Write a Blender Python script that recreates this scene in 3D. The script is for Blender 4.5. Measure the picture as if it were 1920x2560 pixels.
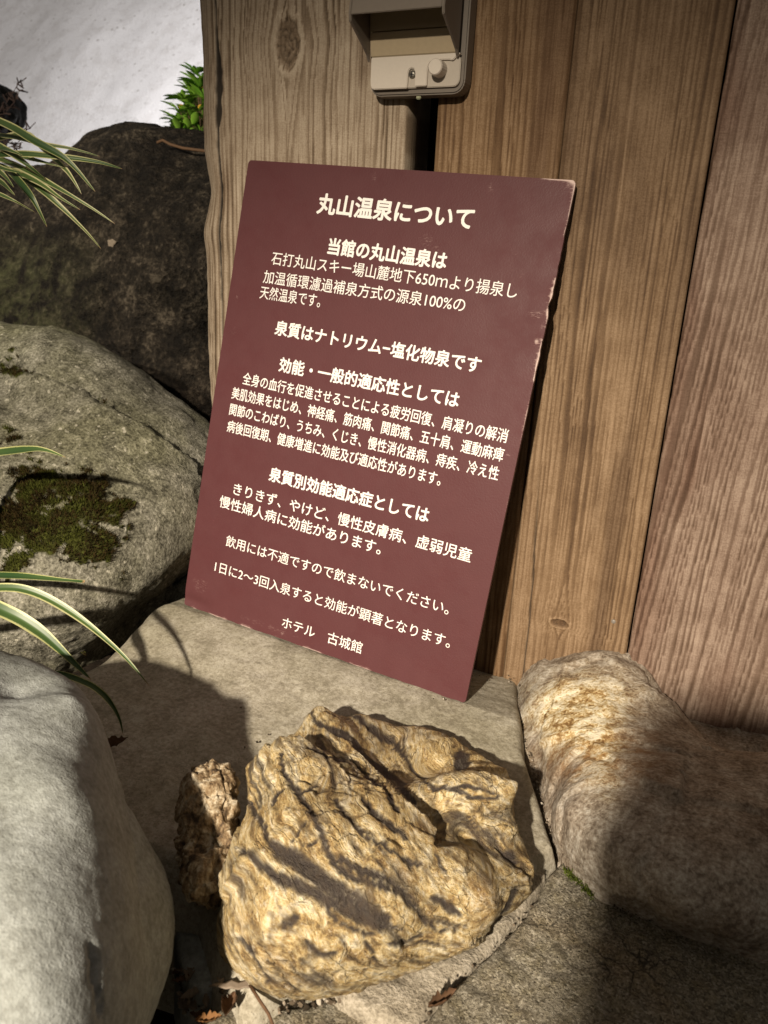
import bpy, bmesh, math, random
import numpy as np
from mathutils import Matrix, Vector
from mathutils.geometry import delaunay_2d_cdt

for o in list(bpy.data.objects):
    bpy.data.objects.remove(o, do_unlink=True)
SC = bpy.context.scene
COL = SC.collection
rng = np.random.default_rng(7)
random.seed(7)

# ------------------------------------------------------------------ camera
# world: x along the wooden wall, y into it, z up; origin at the lower right corner of the notice board
RC = np.array([[0.90304908, 0.17809856, -0.390875],
               [0.42685805, -0.2706131, 0.86287934],
               [0.04790167, -0.94607053, -0.32039971]])
CAM = np.array([0.1538, -0.5381, 0.3532])
cd = bpy.data.cameras.new('camera')
cd.sensor_width = 36
cd.lens = 36 * 1923 / 2560
cd.clip_start = .02
cd.clip_end = 200
cd.dof.use_dof = True
cd.dof.focus_distance = .57
cd.dof.aperture_fstop = 14
cam = bpy.data.objects.new('camera', cd)
COL.objects.link(cam)
M = Matrix.Identity(4)
for r in range(3):
    M[r][0], M[r][1], M[r][2], M[r][3] = RC[r, 0], -RC[r, 1], -RC[r, 2], CAM[r]
cam.matrix_world = M
SC.camera = cam

# ------------------------------------------------------------------ light: night; garden lamp, added left fill spot, snow lamp
SC.view_settings.view_transform = 'Standard'
SC.view_settings.look = 'None'
SC.view_settings.exposure = 0
SC.view_settings.gamma = 1
w = bpy.data.worlds.new('World')
SC.world = w
w.use_nodes = True
w.node_tree.nodes['Background'].inputs[0].default_value = (1.0, .87, .72, 1)
w.node_tree.nodes['Background'].inputs[1].default_value = .17


def spot(name, loc, target, power, color, size, blend, radius):
    l = bpy.data.lights.new(name, 'SPOT')
    l.energy = power
    l.color = color
    l.spot_size = math.radians(size)
    l.spot_blend = blend
    l.shadow_soft_size = radius
    o = bpy.data.objects.new(name, l)
    COL.objects.link(o)
    o.location = loc
    o.rotation_euler = (Vector(target) - Vector(loc)).to_track_quat('-Z', 'Y').to_euler()
    return o


spot('warm_spot', (.10, -1.9, 1.1), (-.10, -.22, -.04), 425, (1.0, .87, .69), 42, 1.0, .028)
spot('warm_spot', (-1.1, -1.5, 1.1), (-.95, .40, .42), 250, (1.0, .90, .70), 36, 1.0, .02)  # added fill, brightens the leaves and rock on the left
spot('snow_lamp', (-.70, .75, 1.35), (-2.0, 1.85, .85), 215, (1.0, .96, .94), 84, .7, .03)

# ------------------------------------------------------------------ picture helpers
DS = 1.1574     # tracing was done on a 1659 px wide view of the 1920 px photograph


def ray(x, y):
    return RC @ np.array([(x * DS - 960) / 1923, (y * DS - 1280) / 1923, 1.])


def on(ax, x, y, v):
    r = ray(x, y)
    return CAM + r * ((v - CAM[ax]) / r[ax])


def far(x, y, dist):
    r = ray(x, y)
    return CAM + r / np.linalg.norm(r) * dist


def proj(P):
    q = (P - CAM) @ RC
    return np.stack([(q[:, 0] / q[:, 2] * 1923 + 960) / DS, (q[:, 1] / q[:, 2] * 1923 + 1280) / DS], 1)


# ------------------------------------------------------------------ noise
_perm = np.random.default_rng(3).permutation(256)
_perm = np.concatenate([_perm, _perm, _perm])
_g = np.random.default_rng(4).normal(size=(256, 3))
_g /= np.linalg.norm(_g, axis=1)[:, None]


def perlin(p):
    p = np.asarray(p, float)
    i = np.floor(p).astype(int)
    f = p - i
    u = f * f * f * (f * (f * 6 - 15) + 10)
    i &= 255
    out = np.zeros(len(p))
    for a in (0, 1):
        wa = u[:, 0] if a else 1 - u[:, 0]
        pa = _perm[i[:, 0] + a]
        for b in (0, 1):
            wb = u[:, 1] if b else 1 - u[:, 1]
            pb = _perm[pa + i[:, 1] + b]
            for c in (0, 1):
                wc = u[:, 2] if c else 1 - u[:, 2]
                g = _g[_perm[pb + i[:, 2] + c] & 255]
                out += wa * wb * wc * ((f - np.array([a, b, c])) * g).sum(1)
    return out * 1.6


def fbm(p, o=4, gain=.5, lac=2.03):
    s, a, t = 0, 1, 0
    for k in range(o):
        s = s + a * perlin(p * lac ** k + 17.3 * k)
        t += a
        a *= gain
    return s / t


def ridged(p, o=4, gain=.5):
    s, a, t = 0, 1, 0
    for k in range(o):
        s = s + a * (1 - np.abs(perlin(p * 2.03 ** k + 9.1 * k)) * 2)
        t += a
        a *= gain
    return s / t


def sstep(a, b, x):
    t = np.clip((x - a) / (b - a), 0, 1)
    return t * t * (3 - 2 * t)


def seg_dist(uv, poly):
    """distance, signed side (+ = right of travel) and run (0..1) of 2-D points to a polyline"""
    best = np.full(len(uv), 1e9)
    side = np.zeros(len(uv))
    run = np.zeros(len(uv))
    poly = np.array(poly, float)
    n = len(poly) - 1
    for k in range(n):
        a, b = poly[k], poly[k + 1]
        ab = b - a
        t = np.clip(((uv - a) @ ab) / (ab @ ab), 0, 1)
        q = a + t[:, None] * ab
        dd = np.linalg.norm(uv - q, axis=1)
        m = dd < best
        best[m] = dd[m]
        cr = ab[0] * (uv[:, 1] - a[1]) - ab[1] * (uv[:, 0] - a[0])
        side[m] = np.sign(cr[m])
        run[m] = (k + t[m]) / n
    return best, side, run


# ------------------------------------------------------------------ mesh helpers
def mesh_np(name, V, F, smooth=True, attrs=None):
    """V (n,3); F (m,3) or (m,4) int array, or list of such arrays"""
    me = bpy.data.meshes.new(name)
    Fs = F if isinstance(F, list) else [F]
    me.vertices.add(len(V))
    me.vertices.foreach_set('co', np.asarray(V, np.float32).ravel())
    nl = sum(f.size for f in Fs)
    me.loops.add(nl)
    me.loops.foreach_set('vertex_index', np.concatenate([f.ravel() for f in Fs]).astype(np.int32))
    npoly = sum(len(f) for f in Fs)
    me.polygons.add(npoly)
    st, k = [], 0
    for f in Fs:
        st.append(k + np.arange(len(f)) * f.shape[1])
        k += f.size
    me.polygons.foreach_set('loop_start', np.concatenate(st).astype(np.int32))
    me.polygons.foreach_set('use_smooth', np.full(npoly, smooth))
    me.update(calc_edges=True)
    me.validate()
    for a, v in (attrs or {}).items():
        at = me.attributes.new(a, 'FLOAT', 'POINT')
        at.data.foreach_set('value', np.asarray(v, np.float32))
    return me


def link(name, me, mat=None, parent=None):
    o = bpy.data.objects.new(name, me)
    COL.objects.link(o)
    if mat and me:
        me.materials.append(mat)
    if parent:
        o.parent = parent
    return o


def thing(o, label, cat, group=None):
    o['label'] = label
    o['category'] = cat
    if group:
        o['group'] = group
    return o


def empty(name, loc, label, cat, group=None):
    o = bpy.data.objects.new(name, None)
    o.empty_display_size = .02
    COL.objects.link(o)
    o.location = loc
    return thing(o, label, cat, group)


def put(name, me, mat, parent):
    """part given in world coordinates under an unrotated empty"""
    me.transform(Matrix.Translation(-parent.matrix_basis.translation))
    return link(name, me, mat, parent)


def bm_mesh(name, bm, smooth=False):
    me = bpy.data.meshes.new(name)
    bm.normal_update()
    bm.to_mesh(me)
    bm.free()
    if smooth:
        me.polygons.foreach_set('use_smooth', [True] * len(me.polygons))
    return me


def prism(bm, pts, off, bevel=0):
    """extrude a polygon (3-D points) by the vector off"""
    a = [bm.verts.new(p) for p in pts]
    b = [bm.verts.new(np.array(p) + off) for p in pts]
    n = len(a)
    fs = [bm.faces.new(a), bm.faces.new(b[::-1])]
    for i in range(n):
        fs.append(bm.faces.new((a[i], b[i], b[(i + 1) % n], a[(i + 1) % n])))
    bmesh.ops.recalc_face_normals(bm, faces=bm.faces[:])
    if bevel:
        es = list({e for f in fs for e in f.edges})
        bmesh.ops.bevel(bm, geom=es, offset=bevel, segments=2, affect='EDGES')
    return bm


# ------------------------------------------------------------------ node helpers
class NT:
    def __init__(self, name):
        self.m = bpy.data.materials.new(name)
        self.m.use_nodes = True
        self.t = self.m.node_tree
        self.t.nodes.clear()
        self.out = self.t.nodes.new('ShaderNodeOutputMaterial')
        self.b = self.t.nodes.new('ShaderNodeBsdfPrincipled')
        self.t.links.new(self.b.outputs[0], self.out.inputs[0])
        self.pos = self.n('ShaderNodeTexCoord').outputs['Object']

    def n(self, ty, props=None, **ins):
        nd = self.t.nodes.new(ty)
        for k, v in (props or {}).items():
            setattr(nd, k, v)
        for k, v in ins.items():
            self.set(nd, int(k[1:]) if k[0] == 'i' and k[1:].isdigit() else k.replace('_', ' '), v)
        return nd

    def set(self, nd, k, v):
        s = nd.inputs[k]
        if isinstance(v, bpy.types.NodeSocket):
            self.t.links.new(v, s)
        else:
            s.default_value = v

    def attr(self, a):
        return self.n('ShaderNodeAttribute', {'attribute_name': a}).outputs['Fac']

    def map(self, scale):
        return self.n('ShaderNodeMapping', None, Vector=self.pos, Scale=scale).outputs[0]

    def noise(self, scale, detail=4, rough=.55, vec=None, dist=0):
        return self.n('ShaderNodeTexNoise', None, Vector=vec or self.pos, Scale=scale, Detail=detail, Roughness=rough,
                      Distortion=dist).outputs[0]

    def voro(self, scale, feature='F1', vec=None):
        return self.n('ShaderNodeTexVoronoi', {'feature': feature}, Vector=vec or self.pos, Scale=scale).outputs['Distance']

    def vcol(self, scale, vec=None):
        return self.n('ShaderNodeTexVoronoi', None, Vector=vec or self.pos, Scale=scale).outputs['Color']

    def ramp(self, fac, stops):
        r = self.n('ShaderNodeValToRGB', None, Fac=fac)
        e = r.color_ramp.elements
        while len(e) < len(stops):
            e.new(.5)
        for k, (p, c) in enumerate(stops):
            e[k].position = p
            e[k].color = (*c, 1) if len(c) == 3 else c
        return r.outputs[0]

    def mix(self, fac, a, b, mode='MIX'):
        nd = self.n('ShaderNodeMix', {'data_type': 'RGBA', 'blend_type': mode})
        for i, v in ((0, fac), (6, a), (7, b)):
            if isinstance(v, tuple) and len(v) == 3:
                v = (*v, 1)
            self.set(nd, i, v)
        return nd.outputs[2]

    def math(self, op, a, b=0.5, clamp=False):
        return self.n('ShaderNodeMath', {'operation': op, 'use_clamp': clamp}, i0=a, i1=b).outputs[0]

    def range(self, v, a, b, c=0., d_=1.):
        return self.n('ShaderNodeMapRange', None, i0=v, i1=a, i2=b, i3=c, i4=d_).outputs[0]

    def bump(self, h, strength, dist, normal=None):
        nd = self.n('ShaderNodeBump', None, Strength=strength, Distance=dist, Height=h)
        if normal:
            self.set(nd, 'Normal', normal)
        return nd.outputs[0]

    def done(self, color, rough, normal=None, spec=.35):
        self.set(self.b, 'Base Color', (*color, 1) if isinstance(color, tuple) and len(color) == 3 else color)
        self.set(self.b, 'Roughness', rough)
        self.set(self.b, 'Specular IOR Level', spec)
        if normal:
            self.set(self.b, 'Normal', normal)
        return self.m


def plain(name, col, rough=.5, spec=.4, nscale=None, namt=.15):
    t = NT(name)
    c = (*col, 1)
    if nscale:
        c = t.mix(t.noise(nscale, 5), tuple(x * (1 - namt) for x in col), tuple(min(1, x * (1 + namt)) for x in col))
    return t.done(c, rough, None, spec)


# ------------------------------------------------------------------ wood
def wood_mat(name, stops, rough=.75, spec=.25, bump=.0006, fibre=(1200, 1200, 45), tint=(.5, .5, .5), mottle=(.35, .30, .26)):
    t = NT(name)
    g = t.attr('grain')
    s = t.attr('stain')
    dk = t.attr('dark')
    f1 = t.noise(1, 3, .6, t.map(fibre))
    f2 = t.noise(1, 2, .5, t.map((420, 420, 9)))
    blot = t.noise(38, 5, .6)
    cross = t.noise(1, 3, .6, t.map((160, 160, 900)))
    k = t.math('ADD', t.math('MULTIPLY', g, .62), t.math('MULTIPLY', f1, .22))
    k = t.math('ADD', k, t.math('MULTIPLY', f2, .22))
    k = t.math('ADD', k, t.math('MULTIPLY', t.math('SUBTRACT', blot, .5), .30))
    k = t.math('ADD', k, t.math('MULTIPLY', t.math('SUBTRACT', cross, .5), .16), True)
    k = t.math('ADD', k, t.math('MULTIPLY', t.math('SUBTRACT', t.noise(850, 3, .65), .5), .34), True)
    c = t.ramp(k, stops)
    c = t.mix(t.math('MULTIPLY', s, .8), c, t.mix(1.0, c, (*mottle, 1), 'MULTIPLY'))
    c = t.mix(dk, c, (.012, .009, .007))
    h = t.math('ADD', t.math('MULTIPLY', f1, .5), t.math('MULTIPLY', cross, .35))
    h = t.math('ADD', h, t.math('MULTIPLY', f2, .5))
    return t.done(c, rough, t.bump(h, .8, bump), spec)


def plank(parent, name, mat, x0, x1, z0, z1, y, ring=.0042, xc=0., depth=.05, tilt=.0, seed=0, ridge=.0003, lean=0., warp=.004,
          knots=(), thick=.022, step=.0011, contrast=1.0, edge_l=None, darkfn=None, edge_r=.0014, stainf=None, cut=None):
    xs = np.arange(x0, x1 + step / 2, step)
    xs[-1] = x1
    zf = min(z1, .57)
    zs = np.concatenate([np.arange(z0, zf, step), np.arange(zf, z1 + .004, .004)]) if z1 > zf else np.arange(z0, z1 + step, step)
    nx, nz = len(xs), len(zs)
    X, Z = np.meshgrid(xs, zs)
    X, Z = X.ravel(), Z.ravel()
    P = np.stack([X, np.full_like(X, seed * 3.1), Z], 1)
    u = X - xc - lean * Z
    u = u + warp * fbm(P * np.array([14, 1, 3.2]), 3) + warp * .25 * perlin(P * np.array([60, 1, 14]))
    inner = np.zeros_like(X)
    for (kx, kz, ka, kl, ks) in knots:
        dx, dz = X - kx, Z - kz
        dz_ = dz / np.where(dz > 0, ks, kl)
        bulge = ka * np.exp(-np.abs(dz_) ** 1.5)
        eff = np.exp(-(dx / (ka * 4.5)) ** 2)
        shift = np.sqrt(dx ** 2 + bulge ** 2) - np.abs(dx)
        u = u + np.where(dx >= 0, 1, -1) * shift * eff * -1.0
        kr = np.sqrt((dx / (ka * .62)) ** 2 + (dz / (kl * .48)) ** 2) + .13 * perlin(P * 160)
        inner = np.maximum(inner, 1 - sstep(.78, 1.02, kr))
    dd = depth + tilt * Z + .006 * perlin(P * np.array([3, 1, 2.0]) + 40)
    rr = np.sqrt(u ** 2 + dd ** 2) / ring
    rr = rr + 1.1 * perlin(np.stack([rr * .33, 0 * rr, Z * 1.2], 1) + seed) + .35 * perlin(np.stack([rr * 1.1, 0 * rr, Z * 2.5], 1) + seed)
    rr = rr + .16 * fbm(P * np.array([300, 1, 22]), 2)
    fr = rr - np.floor(rr)
    late = sstep(.45, .93, fr) * (1 - sstep(.93, 1.0, fr))
    late = late * (.55 + .45 * (perlin(np.stack([np.floor(rr) * 7.7, 0 * rr, Z * 3], 1) + seed * 5) + .5))
    late = late * (.35 + .65 * sstep(-.35, .35, perlin(P * np.array([32, 1, 5]) + 21 + seed)))
    late = late + .45 * sstep(.25, .6, fbm(P * np.array([520, 1, 13]) + seed, 3)) - .25 * sstep(.2, .5, fbm(P * np.array([380, 1, 11]) + 5 + seed, 3))
    grain = np.clip(.92 - contrast * late, 0, 1)
    stain = sstep(-.05, .55, fbm(P * np.array([26, 1, 5.5]) + 11 * seed, 4))
    if stainf is not None:
        stain = np.clip(stain + stainf(X, Z, P), 0, 1)
    dark = np.zeros_like(X)
    Y = np.full_like(X, y)
    Y += ridge * (late - .3) * -1 if ridge < 0 else ridge * (1 - grain)
    Y += .0009 * fbm(P * np.array([22, 1, 4]) + 5, 3)
    for (kx, kz, ka, kl, ks) in knots:
        dx, dz = X - kx, Z - kz
        kr = np.sqrt((dx / (ka * .62)) ** 2 + (dz / (kl * .48)) ** 2) + .13 * perlin(P * 160)
        rim = np.exp(-((kr - 1.15) / .16) ** 2)
        rings = .5 + .5 * np.sin(kr * 17 + 2 * perlin(P * 130))
        star = np.clip(1 - np.abs(perlin(P * np.array([190, 1, 150]))) * 7, 0, 1) * (kr < .95)
        grain = grain * (1 - inner) + inner * (.30 + .34 * rings)
        grain = np.clip(grain + .35 * rim, 0, 1)
        stain = np.clip(stain * (1 - rim) * (1 - inner) + inner * .22, 0, 1)
        dark = np.maximum(dark, star * .55)
        Y += inner * .0016 + star * .0012 - rim * .0010
    if darkfn is not None:
        dk, dy = darkfn(X, Z, P)
        dark = np.maximum(dark, dk)
        Y += dy
    if edge_l is None:
        Y += .0022 * np.exp(-((X - x0) / .0011))
    else:
        Xn, Yn = edge_l(X, Z, P)
        X = Xn
        Y = Y + Yn
    Y += .0022 * np.exp(-((x1 - X) / edge_r))
    # fine wobble of the two long edges
    e = np.minimum(X - X.min(), X.max() - X)
    V = np.stack([X, Y, Z], 1)
    idx = np.arange(nx * nz).reshape(nz, nx)
    q = np.stack([idx[:-1, :-1], idx[:-1, 1:], idx[1:, 1:], idx[1:, :-1]], -1).reshape(-1, 4)
    loop = np.concatenate([idx[0, :], idx[1:, -1], idx[-1, -2::-1], idx[-2:0:-1, 0]])
    Vb = V[loop].copy()
    Vb[:, 1] = y + thick
    nb = len(V)
    bi = nb + np.arange(len(loop))
    side = np.stack([loop, bi, np.roll(bi, -1), np.roll(loop, -1)], -1)
    cen = np.array([[(x0 + x1) / 2, y + thick, (z0 + z1) / 2]])
    Vall = np.concatenate([V, Vb, cen])
    back = np.stack([bi, np.full(len(bi), len(Vall) - 1), np.roll(bi, -1)], -1)
    pad = lambda a, v: np.concatenate([a, a[loop], [v]])
    me = mesh_np(name, Vall, [q, side, back], True, {'grain': pad(grain, .5), 'stain': pad(stain, .3), 'dark': pad(dark, 0)})
    return put(name, me, mat, parent)


W_Y = .094
wall = empty('wooden_wall', (0, W_Y, -.03), 'weathered brown timber wall of upright boards behind the notice board', 'wall')
wood_a = wood_mat('grey_tan_timber', [(.12, (.040, .026, .015)), (.42, (.135, .095, .061)), (.66, (.245, .183, .126)), (.92, (.46, .38, .29))],
                  mottle=(.55, .47, .42))
wood_b = wood_mat('red_brown_timber', [(.12, (.034, .016, .007)), (.45, (.100, .054, .024)), (.7, (.168, .100, .050)), (.95, (.31, .21, .125))],
                  mottle=(.50, .44, .42))
wood_c = wood_mat('brown_timber', [(.12, (.032, .018, .009)), (.45, (.090, .052, .027)), (.7, (.162, .101, .055)), (.95, (.31, .215, .135))],
                  mottle=(.50, .46, .44))
wood_d = wood_mat('ridged_timber', [(.12, (.034, .019, .012)), (.42, (.10, .062, .041)), (.7, (.185, .125, .092)), (.95, (.38, .29, .23))],
                  bump=.0008, mottle=(.55, .44, .40))


def edge_a(X, Z, P):
    t = np.clip((X + .332) / .03, 0, 1)
    wob = .0030 * fbm(np.stack([0 * Z, 0 * Z, Z * 9], 1), 3) + .0012 * perlin(np.stack([0 * Z, 0 * Z + 4, Z * 60], 1))
    wob = wob + .007 * np.exp(-((Z - .40) / .022) ** 2) - .003 * np.exp(-((Z - .36) / .012) ** 2)
    lean = .0065 * np.clip((.25 - Z) / .4, 0, 1)
    return X + (wob + lean - .0135) * (1 - t) ** 1.0, .016 * (1 - t) ** 2.2


def dark_a(X, Z, P):
    cx = -.3135 + .0022 * fbm(np.stack([0 * Z, 0 * Z, Z * 13 + 3], 1), 3)
    wd = .0007 + .0026 * np.exp(-((Z - .495) / .022) ** 2) + .0021 * np.exp(-((Z - .465) / .012) ** 2) + .0009 * np.exp(-((Z - .39) / .05) ** 2)
    wd = wd * (1 + .5 * perlin(np.stack([X * 0, Z * 0 + 2, Z * 90], 1)))
    d0 = np.abs(X - cx)
    k = 1 - sstep(wd * .6, wd * 1.25, d0)
    k = k * np.where(Z < .30, .75, 1)
    return k * .95, k * .0022


def stain_a(X, Z, P):
    a = .9 * np.exp(-((Z - .40) / .028) ** 2) * sstep(-.1, .35, perlin(P * np.array([85, 1, 9]))) * (X < -.2)
    return a - .22


kA = on(1, 622, 95, W_Y)
plank(wall, 'plank', wood_a, -.332, -.1305, -.06, .80, W_Y, ring=.0046, xc=-.23, depth=.004, tilt=.02, seed=1, ridge=.0004, warp=.006,
      knots=[(kA[0], kA[2], .0195, .042, .034)], thick=.05, edge_l=edge_a, darkfn=dark_a, stainf=stain_a)


def dark_b(X, Z, P):
    xe = -.104 + 0 * Z
    k = 0 * X
    return k, .004 * (X < -.100) * sstep(.425, .415, Z) * 0


plank(wall, 'plank', wood_b, -.1045, -.0022, -.06, .80, W_Y + .001, ring=.0050, xc=-.16, depth=.02, tilt=.03, seed=2, ridge=.0003, contrast=.8,
      stainf=lambda X, Z, P: .45 * sstep(-.035, -.015, X) + .5 * sstep(.38, .50, Z) * (X > -.06) - .1)


def stain_c(X, Z, P):
    a = 1.4 * np.exp(-((X - .079 - .010 * (Z - .1)) / .0070) ** 2) * sstep(.30, .16, Z)
    hi = .9 * sstep(.18, .42, Z) + .25 * np.exp(-((Z - .40) / .07) ** 2) * (X < .04)
    return a + hi * .7 - .22


def dark_c(X, Z, P):
    k = 0 * X
    cx = .0135 - .006 * sstep(.02, .2, Z) + .0014 * perlin(np.stack([X * 0, 0 * X, Z * 20], 1))
    crack = (1 - sstep(.0003, .0011, np.abs(X - cx - .004))) * sstep(.21, .10, Z)
    kn = on(1, 1413, 345 + 155, W_Y)
    kn = on(1, 1590 * 0 + 1213, 448 * 1.0, W_Y)
    return np.maximum(k, crack * .9), crack * .002


kC = on(1, 1208, 1347, W_Y)
plank(wall, 'plank', wood_c, -.0012, .1042, -.06, .80, W_Y + .0002, ring=.0042, xc=-.09, depth=.03, tilt=.02, seed=3, ridge=.0005, warp=.005, contrast=.68,
      knots=[(kC[0], kC[2], .0130, .0085, .030)], stainf=stain_c, darkfn=dark_c)
plank(wall, 'plank', wood_d, .1056, .262, -.06, .80, W_Y + .0015, ring=.0050, xc=-.10, depth=.03, tilt=.0, seed=4, ridge=.0015, lean=.07, warp=.005, contrast=.68,
      stainf=lambda X, Z, P: .7 * sstep(.13, .21, Z) * sstep(-.25, .3, fbm(P * np.array([18, 1, 9]) + 2, 3)) + .6 * np.exp(-((X - .110) / .006) ** 2) - .3)
plank(wall, 'plank', wood_d, .2635, .44, -.06, .80, W_Y + .0005, ring=.0058, xc=.15, depth=.03, seed=5, ridge=.0010, lean=.04, step=.0022)
# near-black panel painting the shade of the hollow behind the gap, and its batten
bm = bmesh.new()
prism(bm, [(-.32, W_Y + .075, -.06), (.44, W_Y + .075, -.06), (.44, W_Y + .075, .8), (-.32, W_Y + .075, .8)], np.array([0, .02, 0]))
put('back_panel', bm_mesh('back_panel', bm), plain('hollow_shade_black', (.012, .009, .007), .9), wall)
bm = bmesh.new()
prism(bm, [(-.1120, W_Y + .024, .30), (-.1040, W_Y + .024, .30), (-.1040, W_Y + .024, .4335), (-.1120, W_Y + .024, .4335)], np.array([0, .02, 0]), .001)
put('batten', bm_mesh('batten', bm), plain('dark_batten', (.07, .045, .028), .8, .2, 200), wall)
# screw in the third board
bm = bmesh.new()
ps = on(1, 1325, 1343, W_Y)
bmesh.ops.create_uvsphere(bm, u_segments=16, v_segments=8, radius=.0020, matrix=Matrix.Translation((ps[0], W_Y + .0005, ps[2])) @ Matrix.Diagonal((1, .5, 1, 1)))
put('screw', bm_mesh('screw', bm, True), NT('steel').done((.20, .18, .16), .4), wall)

# ------------------------------------------------------------------ rocks
_ico = {}


def ico(n):
    if n not in _ico:
        bm = bmesh.new()
        bmesh.ops.create_icosphere(bm, subdivisions=n, radius=1)
        bm.verts.ensure_lookup_table()
        V = np.array([v.co[:] for v in bm.verts])
        F = np.array([[v.index for v in f.verts] for f in bm.faces])
        bm.free()
        V /= np.linalg.norm(V, axis=1)[:, None]
        _ico[n] = (V, F)
    return _ico[n]


def ctrl_points(center, ctrl):
    c = np.array(center, float)
    pts = []
    for k in ctrl:
        if k[0] == 'p':
            pts.append(np.array(k[1:], float))
        elif k[0] == 't':
            r = ray(k[1], k[2])
            r = r / np.linalg.norm(r)
            pts.append(CAM + r * ((c - CAM) @ r))
        elif k[0] == 'd':
            pts.append(far(*k[1:]))
        else:
            pts.append(on('xyz'.index(k[0]), *k[1:]))
    return np.array(pts)


def rock_shape(center, ctrl, sub=6, power=1.5, smooth=1e-4):
    c = np.array(center, float)
    D = ctrl_points(center, ctrl) - c
    r = np.linalg.norm(D, axis=1)
    D = D / r[:, None]
    n = len(r)
    K = np.linalg.norm(D[:, None] - D[None], axis=2) ** power
    A = np.zeros((n + 1, n + 1))
    A[:n, :n] = K - smooth * np.eye(n)
    A[:n, n] = A[n, :n] = 1
    sol = np.linalg.solve(A, np.append(r, 0))
    V, F = ico(sub)
    R = np.zeros(len(V))
    for s in range(0, len(V), 20000):
        R[s:s + 20000] = (np.linalg.norm(V[s:s + 20000, None] - D[None], axis=2) ** power) @ sol[:n] + sol[n]
    return c + V * np.maximum(R, .005)[:, None], F, V


def fit_outline(center, ctrl, outline, rounds=4, grow=0.0, **kw):
    """move the outline control points until the stone's outline has the traced shape"""
    outline = np.array(outline, float)
    mid = outline.mean(0)
    goal = outline - mid
    ang = np.arctan2(goal[:, 1], goal[:, 0])
    rad = np.hypot(goal[:, 0], goal[:, 1])
    cur = list(ctrl)
    scale = np.ones(len(outline))
    for _ in range(rounds):
        V, F, D = rock_shape(center, cur, 5, **kw)
        q = proj(V) - mid
        qa, qr = np.arctan2(q[:, 1], q[:, 0]), np.hypot(q[:, 0], q[:, 1])
        for i in range(len(outline)):
            da = np.abs((qa - ang[i] + np.pi) % (2 * np.pi) - np.pi)
            scale[i] *= ((rad[i] - grow) / qr[da < .09].max()) ** .8
            p = mid + goal[i] * scale[i]
            cur[i] = (cur[i][0], p[0], p[1]) + tuple(cur[i][3:])
    return cur


def normals(V, F):
    n = np.cross(V[F[:, 1]] - V[F[:, 0]], V[F[:, 2]] - V[F[:, 0]])
    N = np.zeros_like(V)
    for k in range(3):
        for a in range(3):
            N[:, a] += np.bincount(F[:, k], n[:, a], len(V))
    return N / np.maximum(np.linalg.norm(N, axis=1), 1e-12)[:, None]


def facets(Q, P, n, tilt, seed, N=None):
    """chipped faces: every point takes the tilted plane of its nearest seed; also the distance to the cell edge"""
    r = np.random.default_rng(seed)
    pick_ = r.choice(len(Q), n, replace=False)
    S, SP = Q[pick_], P[pick_]
    T = r.normal(size=(n, 3)) * tilt
    if N is not None:
        T = T - (T * N[pick_]).sum(1)[:, None] * N[pick_]
    O = r.normal(size=n) * .0007
    dsp, edge, ids = np.zeros(len(Q)), np.zeros(len(Q)), np.zeros(len(Q), int)
    s2 = (S ** 2).sum(1)
    for a in range(0, len(Q), 8000):
        q = Q[a:a + 8000]
        d2 = (q ** 2).sum(1)[:, None] + s2[None] - 2 * q @ S.T
        i2 = np.argpartition(d2, 2, axis=1)[:, :2]
        dd = np.sqrt(np.maximum(np.take_along_axis(d2, i2, 1), 0))
        o = np.argsort(dd, 1)
        dd = np.take_along_axis(dd, o, 1)
        i1 = np.take_along_axis(i2, o, 1)[:, 0]
        dsp[a:a + 8000] = ((P[a:a + 8000] - SP[i1]) * T[i1]).sum(1) + O[i1]
        edge[a:a + 8000] = dd[:, 1] - dd[:, 0]
        ids[a:a + 8000] = i1
    return dsp, edge, ids


def smoothing_facets(P, scale, amount, seed):
    """flat chips: distance to random planes through a jittered lattice"""
    q = P * scale + seed
    return np.abs(perlin(q)) * amount


def rock_obj(name, V, F, mat, label, cat, attrs=None, group=None):
    me = mesh_np(name, V, F, True, attrs)
    c = V.mean(0)
    c[2] = V[:, 2].min()
    me.transform(Matrix.Translation(-Vector(c)))
    o = link(name, me, mat)
    o.location = c
    return thing(o, label, cat, group)


def Z6(x, y):
    return ((480 + x / 1.728) / DS, (1700 + y / 1.728) / DS)


# ---- the golden veined rock in front of the board
gc = (-.010, -.185, .012)
out6 = [(600, 92), (660, 110), (720, 140), (850, 160), (960, 160), (1050, 175), (1130, 210), (1200, 265), (1290, 310), (1370, 365), (1415, 440), (1420, 560),
        (1435, 620), (1480, 710), (1510, 790), (1500, 870), (1450, 970), (1390, 1040), (1300, 1105), (1220, 1150), (1150, 1195), (1050, 1215),
        (960, 1230), (860, 1300), (760, 1345), (600, 1370), (480, 1395), (380, 1400), (330, 1370), (230, 1330), (130, 1250), (95, 1170),
        (70, 1095), (85, 1000), (110, 880), (160, 740), (190, 640), (210, 500), (215, 400), (280, 310), (370, 220), (470, 150), (540, 100)]
ctl = [('z', *Z6(*p), .022 if p[0] > 640 else .034) if (p[1] < 230 and p[0] > 400) or (p[0] > 1190 and p[1] < 370) else ('t', *Z6(*p)) for p in out6]
for x, y, z in [(470, 320, .044), (620, 330, .048), (600, 450, .058), (800, 480, .060), (980, 600, .056), (400, 650, .062), (700, 750, .064), (480, 900, .056),
                (800, 950, .054), (300, 1120, .040), (600, 1180, .036), (1050, 330, .026), (1230, 480, .027), (1200, 700, .031), (1350, 800, .028),
                (1100, 980, .037), (900, 1150, .030), (1300, 950, .036), (260, 620, .050), (220, 900, .044), (850, 250, .027), (700, 200, .030)]:
    ctl.append(('z', *Z6(x, y), z))
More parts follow.
